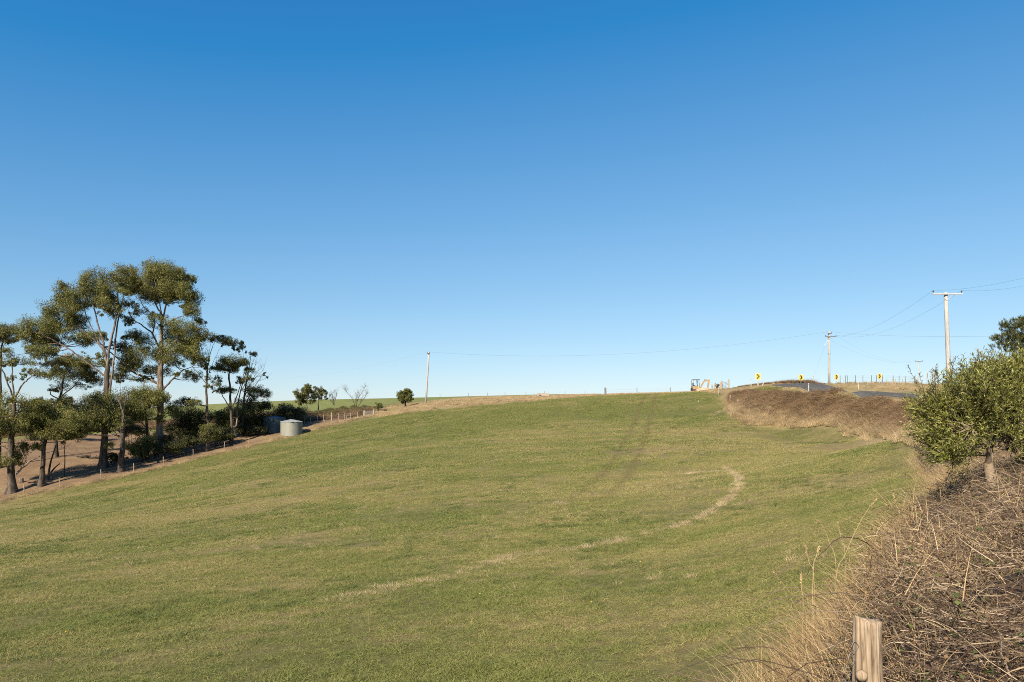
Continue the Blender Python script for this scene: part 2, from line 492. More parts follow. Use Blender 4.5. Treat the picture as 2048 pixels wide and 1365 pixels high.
# grass blades
def blade_mat(name, gain=1.0, darker=1.0):
    m, nt, out = newmat(name); L = nt.links
    g = pasture(nt)
    a = nd(nt, 'ShaderNodeAttribute', _attribute_name='rnd')
    k = gain * darker
    green = ramp(nt, [(0, (0.11*k, 0.135*k, 0.033*k)), (0.5, (0.185*k, 0.208*k, 0.055*k)), (1, (0.275*k, 0.285*k, 0.085*k))])
    straw = ramp(nt, [(0, (0.28*gain, 0.22*gain, 0.085*gain)), (1, (0.49*gain, 0.405*gain, 0.185*gain))])
    r2 = math_(nt, 'FRACT', math_(nt, 'MULTIPLY', a.outputs['Fac'], 7.31))
    L.new(a.outputs['Fac'], green.inputs[0]); L.new(r2, straw.inputs[0])
    isdry = math_(nt, 'MULTIPLY', math_(nt, 'SUBTRACT', math_(nt, 'MULTIPLY_ADD', g.outputs['Dry'], 0.86, 0.10), math_(nt, 'FRACT', math_(nt, 'MULTIPLY', a.outputs['Fac'], 3.77))), 2.0, clamp=True)
    col = mixc(nt, isdry, green.outputs[0], straw.outputs[0])
    col = mixc(nt, math_(nt, 'MULTIPLY', g.outputs['Track'], 0.6, clamp=True), col, (0.15, 0.115, 0.05))
    b = nd(nt, 'ShaderNodeBsdfPrincipled', Roughness=0.6); b.inputs['Specular IOR Level'].default_value = 0.2
    t = nd(nt, 'ShaderNodeBsdfTranslucent')
    L.new(col, b.inputs['Base Color']); L.new(col, t.inputs['Color'])
    mx = nd(nt, 'ShaderNodeMixShader'); mx.inputs[0].default_value = 0.3
    L.new(b.outputs[0], mx.inputs[1]); L.new(t.outputs[0], mx.inputs[2]); L.new(mx.outputs[0], out.inputs['Surface'])
    return m
M_BLADE = blade_mat('pasture_blades', 1.07)
M_TUSS = leafmat('tussock_blades', [(0, (0.07, 0.10, 0.024)), (0.6, (0.12, 0.155, 0.04)), (1, (0.19, 0.205, 0.056))], 0.3)
M_DRY = leafmat('dry_grass_blades', [(0, (0.33, 0.235, 0.12)), (0.5, (0.50, 0.38, 0.215)), (1, (0.66, 0.54, 0.34))], 0.3, worldscale=0.6)
M_PALE = leafmat('bleached_grass', [(0, (0.40, 0.30, 0.165)), (0.5, (0.54, 0.425, 0.25)), (1, (0.66, 0.55, 0.37))], 0.3, worldscale=0.7)
M_BRAMBLE = leafmat('bramble_leaves_and_twigs', [(0, (0.068, 0.037, 0.019)), (0.45, (0.148, 0.086, 0.046)), (0.75, (0.26, 0.168, 0.095)), (0.93, (0.44, 0.32, 0.19)), (0.96, (0.14, 0.16, 0.045)), (1, (0.2, 0.2, 0.06))], 0.2, worldscale=0.45)

# ground
def ground_mat():
    m, nt, out = newmat('pasture_ground'); L = nt.links
    g = pasture(nt)
    geo = nd(nt, 'ShaderNodeNewGeometry')
    n1 = nd(nt, 'ShaderNodeTexNoise', Scale=3.0, Detail=8.0, Roughness=0.7); L.new(geo.outputs['Position'], n1.inputs['Vector'])
    n2 = nd(nt, 'ShaderNodeTexNoise', Scale=0.25, Detail=5.0, Roughness=0.6); L.new(geo.outputs['Position'], n2.inputs['Vector'])
    vari = ramp(nt, [(0.3, (0.75, 0.75, 0.75)), (0.7, (1.25, 1.25, 1.25))], True); L.new(n1.outputs['Fac'], vari.inputs[0])
    col = mixc(nt, g.outputs['Dry'], (0.105, 0.11, 0.033), (0.22, 0.17, 0.076))
    col = mixc(nt, math_(nt, 'MULTIPLY', g.outputs['Track'], 0.8, clamp=True), col, (0.14, 0.10, 0.05))
    z = nd(nt, 'ShaderNodeAttribute', _attribute_name='zone')
    s = nd(nt, 'ShaderNodeSeparateColor'); L.new(z.outputs['Color'], s.inputs[0])
    brown = ramp(nt, [(0.3, (0.145, 0.09, 0.052)), (0.55, (0.205, 0.137, 0.078)), (0.75, (0.24, 0.18, 0.095))]); L.new(n2.outputs['Fac'], brown.inputs[0])
    far = ramp(nt, [(0.3, (0.12, 0.145, 0.042)), (0.7, (0.20, 0.205, 0.07))]); L.new(n2.outputs['Fac'], far.inputs[0])
    verge = ramp(nt, [(0.35, (0.15, 0.16, 0.05)), (0.5, (0.26, 0.2, 0.1)), (0.7, (0.31, 0.21, 0.12))]); L.new(n2.outputs['Fac'], verge.inputs[0])
    col = mixc(nt, s.outputs[0], col, brown.outputs[0])
    col = mixc(nt, s.outputs[1], col, far.outputs[0])
    col = mixc(nt, s.outputs[2], col, verge.outputs[0])
    col = mixc(nt, 1.0, col, vari.outputs[0], 'MULTIPLY')
    b = nd(nt, 'ShaderNodeBsdfPrincipled', Roughness=0.95); b.inputs['Specular IOR Level'].default_value = 0.1
    L.new(col, b.inputs['Base Color'])
    bp = nd(nt, 'ShaderNodeBump', Strength=0.8, Distance=0.12); L.new(n1.outputs['Fac'], bp.inputs['Height']); L.new(bp.outputs[0], b.inputs['Normal'])
    L.new(b.outputs[0], out.inputs['Surface'])
    return m

def axis(segs):
    o = []
    for a, b, st in segs: o += list(np.arange(a, b, st))
    return np.array(o + [segs[-1][1]], float)
gx = axis([(-2600,-600,250),(-600,-260,20),(-260,-110,5),(-110,-20,1.2),(-20,20,.6),(20,90,1.0),(90,260,5),(260,600,20),(600,2600,250)])
gy = axis([(-600,-60,60),(-60,-4,6),(-4,30,.6),(30,150,1.0),(150,380,4),(380,700,20),(700,3000,250)])
GX, GY = np.meshgrid(gx, gy)
GZ = H(GX, GY)
fm = np.clip((GY - 4) / 6, 0, 1)
GZ = GZ + 0.05 * (vnoise(GX, GY, 2.3) - .5) * fm * (np.hypot(GX, GY) < 160)
RD = road_dist(GX, GY)
def road_z(x, y): return H(x, y)
ny_, nx_ = GX.shape
V = np.stack([GX, GY, GZ], -1).reshape(-1, 3)
ii = (np.arange(ny_ - 1)[:, None] * nx_ + np.arange(nx_ - 1)[None]).ravel()
Q = np.stack([ii, ii + 1, ii + nx_ + 1, ii + nx_], -1)
gme = np_mesh('ground', V, [Q], mats=[ground_mat()], smooth=True)
def soft(poly, jit=1.6, n=7):
    acc = np.zeros(GX.shape)
    r_ = np.random.default_rng(5)
    for k in range(n):
        a = 2 * np.pi * k / n
        wob = 1.5 * (vnoise(GX + 17 * k, GY, 4.0) - .5)
        acc += inpoly(GX + jit * np.cos(a) * .6 + wob, GY + jit * np.sin(a) * .6 + wob, poly)
    return acc / n
zb = soft(BROWN); zs = soft(STRIP); zf = soft(FIELD, 1.0)
far = np.clip((GY - 150) / 15, 0, 1) * (1 - zb)
far = np.maximum(far, (np.abs(GX + 60) < 400) * (GY > 138) * (GX < at(740, 140)[0]) * (1 - zb))
right = (1 - zf) * (GX > np.interp(GY, [0, 9, 35, 70, 95, 130, 600], [0, 3, 16, 28, 26, 30, 300])) * (GY < 190)
verge = np.maximum(zs, right)
zone = np.stack([zb, np.clip(far - verge, 0, 1), verge, np.ones_like(zb)], -1)
ca = gme.color_attributes.new('zone', 'FLOAT_COLOR', 'POINT')
ca.data.foreach_set('color', zone.astype(np.float32).ravel())
ground = link('ground', gme)
ground['kind'] = 'structure'

# road ribbon, crowned, with broken edges of bitumen on a gravel shoulder
M_ASPH = plain('asphalt', (0.088, 0.088, 0.082), 1.0, var=0.2, scale=2.0, bump=0.4, spec=0.05)
M_GRAVEL = plain('gravel_shoulder', (0.24, 0.185, 0.12), 0.95, var=0.25, scale=5.0, bump=0.5)
def ribbon(name, half, lift, mat, wob):
    t = np.gradient(ROAD, axis=0); t /= np.linalg.norm(t, axis=1, keepdims=True)
    nrm = np.stack([-t[:, 1], t[:, 0]], -1)
    cols = np.linspace(-1, 1, 7)
    zc = H(ROAD[:, 0], ROAD[:, 1])
    Vv = []
    for j, c in enumerate(cols):
        w_ = half * c
        w_ = w_ + (wob * (vnoise(ROAD[:, 0] * 1.0, ROAD[:, 1] + 31 * j, 1.7) - .5) if abs(c) == 1 else 0)
        p = ROAD + nrm * np.broadcast_to(w_, (len(ROAD),))[:, None]
        z = H(p[:, 0], p[:, 1]) + lift + 0.04 * (1 - c * c)
        Vv.append(np.c_[p, z])
    Vv = np.stack(Vv, 1).reshape(-1, 3)
    i = np.arange(len(ROAD) - 1)[:, None] * 7 + np.arange(6)[None]
    i = i.ravel()
    me = np_mesh(name, Vv, [np.stack([i, i + 1, i + 8, i + 7], -1)], mats=[mat], smooth=True)
    o = link(name, me); o['kind'] = 'structure'; return o
ribbon('road_shoulder', 2.05, 0.04, M_GRAVEL, 0.5)
ribbon('road', 1.85, 0.065, M_ASPH, 0.25)

# ------------------------------------------------------------------ scattering (geometry nodes, for the stuff nobody could count)
def proto(name, me):
    return bpy.data.objects.new(name, me)
def scatter(name, protos, pts, rot, scl, idx, label, cat, kind='stuff', parent=None):
    me = bpy.data.meshes.new(name)
    n = len(pts)
    me.vertices.add(n); me.vertices.foreach_set('co', np.asarray(pts, np.float32).ravel())
    for nm, ty, arr, f in (('rot', 'FLOAT_VECTOR', rot, 'vector'), ('scl', 'FLOAT_VECTOR', scl, 'vector'), ('idx', 'INT', idx, 'value')):
        a = me.attributes.new(nm, ty, 'POINT')
        a.data.foreach_set(f, np.asarray(arr, np.int32 if ty == 'INT' else np.float32).ravel())
    o = link(name, me, parent)
    if parent is None: tag(o, label, cat)
    o['kind'] = kind
    coll = bpy.data.collections.new(name + '_pieces')
    for i, p in enumerate(protos):
        p.name = '%s_piece_%02d' % (name, i); coll.objects.link(p)
    ng = bpy.data.node_groups.new(name + '_scatter', 'GeometryNodeTree')
    ng.interface.new_socket('Geometry', in_out='INPUT', socket_type='NodeSocketGeometry')
    ng.interface.new_socket('Geometry', in_out='OUTPUT', socket_type='NodeSocketGeometry')
    N = ng.nodes; L = ng.links
    gi, go = N.new('NodeGroupInput'), N.new('NodeGroupOutput')
    m2p = N.new('GeometryNodeMeshToPoints')
    iop = N.new('GeometryNodeInstanceOnPoints')
    ci = N.new('GeometryNodeCollectionInfo'); ci.inputs['Collection'].default_value = coll
    ci.inputs['Separate Children'].default_value = True; ci.inputs['Reset Children'].default_value = True
    def att(nm, ty):
        a = N.new('GeometryNodeInputNamedAttribute'); a.data_type = ty; a.inputs['Name'].default_value = nm; return a.outputs['Attribute']
    L.new(gi.outputs[0], m2p.inputs['Mesh']); L.new(m2p.outputs[0], iop.inputs['Points'])
    L.new(ci.outputs[0], iop.inputs['Instance']); iop.inputs['Pick Instance'].default_value = True
    L.new(att('idx', 'INT'), iop.inputs['Instance Index'])
    e2r = N.new('FunctionNodeEulerToRotation'); L.new(att('rot', 'FLOAT_VECTOR'), e2r.inputs[0]); L.new(e2r.outputs[0], iop.inputs['Rotation'])
    L.new(att('scl', 'FLOAT_VECTOR'), iop.inputs['Scale'])
    L.new(iop.outputs[0], go.inputs[0])
    md = o.modifiers.new('scatter', 'NODES'); md.node_group = ng
    return o
def tilt_rot(n, a):
    """euler angles that turn +Z onto the normal n with spin a"""
    mx = n[:, 0] * np.cos(a) + n[:, 1] * np.sin(a); my = -n[:, 0] * np.sin(a) + n[:, 1] * np.cos(a)
    return np.stack([-np.arcsin(np.clip(my, -1, 1)), np.arctan2(mx, n[:, 2]), a], -1)
def s3(s, z=None):
    s = np.asarray(s, float); return np.stack([s, s, s if z is None else z], -1)

def grass_patch(size, n, h0, h1, w, seg, flat=0.6, mat=None):
    b = Bulk()
    c = np.c_[(rng.random((n, 2)) - .5) * size, np.full(n, -0.01)]
    d = np.c_[rng.normal(size=(n, 2)) * flat, np.ones(n)]
    bend = np.c_[rng.normal(size=(n, 2)) * 0.5, -0.25 * np.ones(n)]
    hh = h0 + (h1 - h0) * rng.random(n) ** 1.5
    cl = vnoise(c[:, 0] + 50 * rng.random(), c[:, 1] + 50, 0.22 * size ** .5)
    hh = hh * (0.45 + 1.1 * cl)
    b.blades(c, d, bend, hh, w * (0.7 + 0.6 * rng.random(n)), seg=seg)
    return b.mesh('grass_patch', mat or M_BLADE)
near_p = [proto('p', grass_patch(1.05, 3200, .04, .125, .0065, 2)) for _ in range(5)]
mid_p = [proto('p', grass_patch(2.1, 4200, .04, .12, .012, 2)) for _ in range(4)]
far_p = [proto('p', grass_patch(4.2, 5200, .05, .14, .028, 1, flat=.5)) for _ in range(4)]

fov = 0.83
def cells(step, y0, y1):
    xs = np.arange(-110, 60, step); ys = np.arange(y0, y1, step)
    X, Y = np.meshgrid(xs, ys); X = X.ravel(); Y = Y.ravel()
    d = np.hypot(X, Y)
    k = (np.abs(X) < fov * Y + 2.5) & (d > 2)
    return X[k], Y[k]
pts = []; rot = []; scl = []; idx = []
def add_cells(step, lo, hi, base, count):
    X, Y = cells(step, 2.0 if step == 1 else -4 + 8, 150)
    jit = rng.normal(size=X.shape) * (hi * .03)
    D = Y + 0.0
    k = (D + jit >= lo) & (D + jit < hi) & inpoly(X, Y, FIELD)
    X, Y = X[k], Y[k]
    a = rng.integers(0, 4, len(X)) * np.pi / 2 + rng.normal(size=len(X)) * .1
    pts.append(np.c_[X, Y, H(X, Y)]); rot.append(tilt_rot(Hn(X, Y), a))
    scl.append(s3(np.ones(len(X)) * 1.02, .85 + .3 * rng.random(len(X)))); idx.append(base + rng.integers(0, count, len(X)))
add_cells(1.0, 3, 26, 0, 5)
add_cells(2.0, 24, 56, 5, 4)
add_cells(4.0, 53, 140, 9, 4)
scatter('pasture_grass', near_p + mid_p + far_p, np.concatenate(pts), np.concatenate(rot), np.concatenate(scl), np.concatenate(idx),
        'short green and straw-coloured pasture grass covering the sloping paddock', 'grass')

# lush tussocks
def tuft(n, rad, h0, h1, w, mat, seg=3, spread=.35, droop=.35):
    b = Bulk()
    rr = rad * np.sqrt(rng.random(n)); a = rng.random(n) * 2 * np.pi
    c = np.c_[rr * np.cos(a), rr * np.sin(a), np.full(n, -.02)]
    d = np.c_[c[:, :2] / rad * spread + rng.normal(size=(n, 2)) * .18, np.ones(n)]
    bend = np.c_[d[:, :2] * .9 + rng.normal(size=(n, 2)) * .2, -droop * rng.random(n)]
    hh = (h0 + (h1 - h0) * rng.random(n)) * (1.1 - .5 * rr / rad)
    b.blades(c, d, bend, hh, w * (.7 + .6 * rng.random(n)), seg=seg)
    return b.mesh('tuft', mat)
tus = [proto('p', tuft(260, .28, .07, .17, .008, M_TUSS)) for _ in range(4)]
tusf = [proto('p', tuft(160, .45, .07, .16, .022, M_TUSS, 2)) for _ in range(3)]
def field_points(n, y0, y1, power=1.0):
    Y = y0 * (y1 / y0) ** rng.random(n) if power == 0 else y0 + (y1 - y0) * rng.random(n) ** power
    X = (rng.random(n) * 2 - 1) * fov * Y
    k = inpoly(X, Y, FIELD); return X[k], Y[k]
X, Y = field_points(8200, 7, 128, 0.62)
nn = vnoise(X, Y * 1.0, 3.2) * .6 + vnoise(X + 9, Y + 40, 9.0) * .4
k = nn > 0.55
X, Y, nn = X[k], Y[k], nn[k]
s_ = .7 + 1.6 * (nn - .55) * 3 * rng.random(len(X)) + .3 * rng.random(len(X))
ix = np.where(Y < 32, rng.integers(0, 4, len(X)), 4 + rng.integers(0, 3, len(X)))
a = rng.random(len(X)) * 6.283
scatter('grass_tussocks', tus + tusf, np.c_[X, Y, H(X, Y)], tilt_rot(Hn(X, Y), a), np.stack([s_ * 1.3, s_ * .9, .7 + .25 * s_], -1), ix,
        'darker green tussocks dotted through the short pasture grass', 'grass')

# bleached seeding grass in lines over the pasture
dryS = [proto('p', tuft(70, .16, .08, .24, .005, M_PALE, 3, .5, .3)) for _ in range(4)]
dryT = [proto('p', tuft(120, .28, .35, .85, .012, M_DRY, 3, .25, .35)) for _ in range(4)]
dryF = [proto('p', tuft(170, .55, .35, 1.0, .016, M_DRY, 2, .16, .35)) for _ in range(4)]
def along(pxs, n, wid):
    l = np.array(XY(rays(pxs))); c = catmull(l, 12)
    sl = np.r_[0, np.cumsum(np.linalg.norm(np.diff(c, axis=0), axis=1))]
    t = rng.random(n) * sl[-1]
    x = np.interp(t, sl, c[:, 0]); y = np.interp(t, sl, c[:, 1])
    return x + rng.normal(size=n) * wid, y + rng.normal(size=n) * wid
LX = []; LY = []
for pxs, n, wd in (([(1448,936),(1470,948),(1480,965),(1472,985),(1455,1003),(1430,1020),(1390,1042),(1340,1060)], 230, .10),
                  ([(1340,1060),(1280,1075),(1230,1086),(1160,1098),(1080,1110),(1010,1116)], 56, .2),
                  ([(1090,1108),(1000,1122),(940,1145),(880,1162),(800,1172),(740,1190),(660,1215)], 64, .28),
                  ([(1370,950),(1400,946),(1440,944)], 60, .2),
                  ([(1450,800),(1438,825),(1432,840)], 110, .5)):
    x, y = along(pxs, n, wd); LX.append(x); LY.append(y)
X, Y = field_points(900, 9, 60, 0.8)
k = vnoise(X + 5, Y + 3, 5.0) > .6
LX.append(X[k]); LY.append(Y[k]); X = np.concatenate(LX); Y = np.concatenate(LY)
n = len(X)
scatter('bleached_grass', dryS, np.c_[X, Y, H(X, Y)], np.c_[np.zeros((n, 2)), rng.random(n) * 6.28], s3(.5 + .8 * rng.random(n)), rng.integers(0, 4, n),
        'pale bleached grass in a curved line across the pasture', 'grass')

# tall dry grass: the crest strip, along the fences and the road verge
PX = []; PY = []; PS = []
def addp(x, y, s): PX.append(x); PY.append(y); PS.append(np.broadcast_to(s, x.shape) * (.7 + .6 * rng.random(len(x))))
b_ = np.array(STRIP); x = rng.uniform(b_[:, 0].min(), b_[:, 0].max(), 9000); y = rng.uniform(b_[:, 1].min(), b_[:, 1].max(), 9000)
k = inpoly(x, y, STRIP) & (vnoise(x, y, 6.0) > .22); x, y = x[k], y[k]
addp(x, y, np.interp(x, [-25, 0, 10, 40], [.62, .55, .42, .32]))
x, y = along([(0,1004),(49,992),(120,979),(203,962),(268,949),(327,935),(387,919),(448,905),(498,894),(560,878)], 900, .45); addp(x, y, .45)
x, y = along([(540,880),(580,872),(620,860),(660,850),(700,842),(745,832)], 900, .8); addp(x, y, .55)
x = rng.uniform(20, 100, 9000); y = rng.uniform(30, 130, 9000)
rd = road_dist(x, y)
k = (~inpoly(x, y, FIELD)) & (rd > 2.6) & (vnoise(x, y, 7.0) > .40) & (x > np.interp(y, [0, 35, 70, 95, 130], [0, 22, 30, 29, 37]))
x, y, rd = x[k], y[k], rd[k]; addp(x, y, np.clip(.22 + .04 * (rd - 3.6), .2, .6))
t_ = np.gradient(ROAD, axis=0); t_ /= np.linalg.norm(t_, axis=1, keepdims=True); nr_ = np.stack([-t_[:, 1], t_[:, 0]], -1)
i = rng.integers(20, 100, 2600); off = 2.1 + 1.2 * rng.random(2600); p_ = ROAD[i] + nr_[i] * off[:, None] + rng.normal(size=(2600, 2)) * .5
k = road_dist(p_[:, 0], p_[:, 1]) > 2.0; addp(p_[k, 0], p_[k, 1], np.where((p_[k, 1] > 76) & (p_[k, 1] < 88), .4, .16))
X = np.concatenate(PX); Y = np.concatenate(PY); S_ = np.concatenate(PS); n = len(X)
scatter('dry_grass', dryF, np.c_[X, Y, H(X, Y)], np.c_[np.zeros((n, 2)), rng.random(n) * 6.28], s3(S_), rng.integers(0, 4, n),
        'tall dry straw-coloured grass along the crest, fences and road verge', 'grass')

# green verge between the brambles and the lane
i = rng.integers(45, 92, 1500); off = 2.1 + 3.6 * rng.random(1500); p_ = ROAD[i] + nr_[i] * off[:, None] + rng.normal(size=(1500, 2)) * .4
p_ = p_[(road_dist(p_[:, 0], p_[:, 1]) > 2.1) & (vnoise(p_[:, 0], p_[:, 1], 4.0) > .3)]; n = len(p_)
scatter('verge_grass', [proto('p', tuft(160, .45, .07, .2, .022, M_BLADE, 2)) for _ in range(3)], np.c_[p_, H(p_[:, 0], p_[:, 1])], np.c_[np.zeros((n, 2)), rng.random(n) * 6.28], s3(.8 + .5 * rng.random(n)), rng.integers(0, 3, n),
        'green grass verge between the bramble bank and the lane', 'grass')

# ------------------------------------------------------------------ brambles in the middle distance
def bramble_clump(nl, nt_, rad, ls, mat=None):
    b = Bulk()
    u = rng.normal(size=(nl, 3)); u /= np.linalg.norm(u, axis=1, keepdims=True); u[:, 2] = np.abs(u[:, 2])
    c = u * rad * (0.55 + 0.5 * rng.random((nl, 1))) * np.array([1, 1, .8])
    b.cards(c, rng.normal(size=(nl, 3)), ls * (.6 + .8 * rng.random(nl)), ls * .6 * (.6 + .8 * rng.random(nl)))
    u = rng.normal(size=(nt_, 3)); u[:, 2] = np.abs(u[:, 2]) + .2; u /= np.linalg.norm(u, axis=1, keepdims=True)
    b.blades(u * rad * .4, u, np.c_[rng.normal(size=(nt_, 2)) * .5, -.4 * np.ones(nt_)], rad * (.6 + .8 * rng.random(nt_)), .009, r=.5 + .45 * rng.random(nt_), seg=3)
    return b.mesh('bramble', mat or M_BRAMBLE)
brm = [proto('p', bramble_clump(620, 190, .55, .05)) for _ in range(5)]
# bank between the paddock and the road
bank_base = catmull(XY(rays([(1470,812),(1480,838),(1530,846),(1600,853),(1700,865),(1790,876),(1850,884)])) + [(29.6, 48.5)], 10)
bank_top = catmull(XY([ray(1470,792), ray(1500,788), ray(1560,789), ray(1620,798), ray(1700,810), ray(1780,817), ray(1840,823)]) + [(31, 49)], 10)
nb = 2600
i = rng.integers(0, min(len(bank_base), len(bank_top)), nb); t = rng.random(nb) ** .8
p = bank_base[i] * (1 - t[:, None]) + bank_top[i] * t[:, None] + rng.normal(size=(nb, 2)) * .35
x, y = p[:, 0], p[:, 1]
s_ = (.75 + .5 * rng.random(nb)) * np.clip(.6 + 1.2 * t, .6, 1.15)
keep = rng.random(nb) < np.clip(.3 + t * 1.4, 0, 1)
x, y, s_ = x[keep], y[keep], s_[keep]; n = len(x)
scatter('bramble_bank', brm, np.c_[x, y, H(x, y) + .05], np.c_[rng.normal(size=(n, 2)) * .2, rng.random(n) * 6.28], s3(s_), rng.integers(0, 5, n),
        'brown winter brambles matted over the bank below the road', 'brambles')
nb = 2400
i = rng.integers(0, min(len(bank_base), len(bank_top)), nb); t = rng.random(nb) * .62 - .06
p = bank_base[i] * (1 - t[:, None]) + bank_top[i] * t[:, None] + rng.normal(size=(nb, 2)) * .3
x, y = p[:, 0], p[:, 1]
scatter('bank_grass', dryF, np.c_[x, y, H(x, y)], np.c_[rng.normal(size=(nb, 2)) * .08, rng.random(nb) * 6.28], s3(.65 + .45 * rng.random(nb)), rng.integers(0, 4, nb),
        'dead upright grass fringing the foot of the bramble bank', 'grass')

# ------------------------------------------------------------------ trees
M_EUC = leafmat('eucalypt_leaves', [(0, (0.066, 0.078, 0.02)), (0.45, (0.138, 0.148, 0.037)), (0.8, (0.228, 0.225, 0.06)), (0.95, (0.367, 0.260, 0.087)), (1, (0.438, 0.269, 0.116))], 0.25, worldscale=0.5)
M_EUC2 = leafmat('dark_eucalypt_leaves', [(0, (0.061, 0.077, 0.022)), (0.5, (0.131, 0.138, 0.036)), (1, (0.228, 0.210, 0.058))], 0.22, worldscale=0.5)
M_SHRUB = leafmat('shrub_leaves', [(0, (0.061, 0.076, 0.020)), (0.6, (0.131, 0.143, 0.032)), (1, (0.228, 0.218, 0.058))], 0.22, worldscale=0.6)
M_SHADE = leafmat('shade_dark_shrub_leaves', [(0, (0.03, 0.036, 0.012)), (0.6, (0.07, 0.075, 0.02)), (1, (0.14, 0.13, 0.04))], 0.2, worldscale=0.6)  # shrub leaves darkened, putting the shade under the gum trees into their colour
M_PINE = leafmat('pine_needles', [(0, (0.038, 0.050, 0.017)), (0.6, (0.088, 0.097, 0.026)), (1, (0.175, 0.168, 0.043))], 0.15, worldscale=0.8)
def bark_mat(name, dark, pale, lo=0.42, hi=0.6):
    m, nt, out = newmat(name); L = nt.links
    g = nd(nt, 'ShaderNodeNewGeometry'); mp = nd(nt, 'ShaderNodeMapping'); mp.inputs['Scale'].default_value = (2.6, 2.6, .5)
    L.new(g.outputs['Position'], mp.inputs['Vector'])
    n = nd(nt, 'ShaderNodeTexNoise', Scale=1.0, Detail=6.0, Roughness=0.7); L.new(mp.outputs[0], n.inputs['Vector'])
    r = ramp(nt, [(lo, dark), (hi, pale)]); L.new(n.outputs['Fac'], r.inputs[0])
    b = nd(nt, 'ShaderNodeBsdfPrincipled', Roughness=0.85); b.inputs['Specular IOR Level'].default_value = 0.15
    L.new(r.outputs[0], b.inputs['Base Color'])
    bp = nd(nt, 'ShaderNodeBump', Strength=0.6, Distance=0.06); L.new(n.outputs['Fac'], bp.inputs['Height']); L.new(bp.outputs[0], b.inputs['Normal'])
    L.new(b.outputs[0], out.inputs['Surface']); return m
M_BARK = bark_mat('rough_eucalypt_bark', (0.045, 0.035, 0.026), (0.16, 0.12, 0.09))
M_BARKW = bark_mat('smooth_pale_bark', (0.10, 0.075, 0.058), (0.36, 0.28, 0.21), .4, .6)
M_LIMB = bark_mat('weathered_limbs', (0.06, 0.048, 0.038), (0.27, 0.21, 0.16), .4, .64)
M_BARKD = bark_mat('dark_bark', (0.032, 0.026, 0.02), (0.11, 0.085, 0.065))

def unit(v): return v / np.maximum(np.linalg.norm(v, axis=-1, keepdims=True), 1e-9)
def clump_leaves(b, c, rad, nleaf, L, W, hang=.55, subs=None, top=.06):
    """leaf sprays inside an ellipsoid: sub-balls, denser towards the upper shell"""
    rad = np.asarray(rad, float)
    ns = subs or max(4, int(nleaf / 55))
    u = unit(rng.normal(size=(ns, 3))); u[:, 2] = u[:, 2] * .8 + top
    sc = c + u * rad * (.35 + .75 * rng.random((ns, 1)))
    sr = rad.mean() * (.26 + .26 * rng.random(ns))
    k = rng.integers(0, ns, nleaf)
    v = unit(rng.normal(size=(nleaf, 3))) * (.45 + .6 * rng.random((nleaf, 1)) ** .7)
    p = sc[k] + v * sr[k][:, None] * np.array([1.05, 1.05, 1.0])
    d = rng.normal(size=(nleaf, 3)) * .7 + np.array([0, 0, -hang * 1.6])
    d = unit(d); up = v * .9 + np.array([0, 0, .25]) + rng.normal(size=(nleaf, 3)) * .45
    b.cards(p, d, L * (.6 + .8 * rng.random(nleaf)), W * (.6 + .8 * rng.random(nleaf)), r=np.clip(rng.random(nleaf) * .7 + .3 * rng.random(ns)[k], 0, 1), up=up)
    return sc

def bez(a, b, sag, n=6, wob=0.0):
    a = np.array(a, float); b = np.array(b, float); m = (a + b) / 2 + np.array(sag)
    t = np.linspace(0, 1, n)[:, None]
    q = (1 - t) ** 2 * a + 2 * t * (1 - t) * m + t ** 2 * b
    if wob: q[1:-1] += rng.normal(size=(n - 2, 3)) * wob
    return q

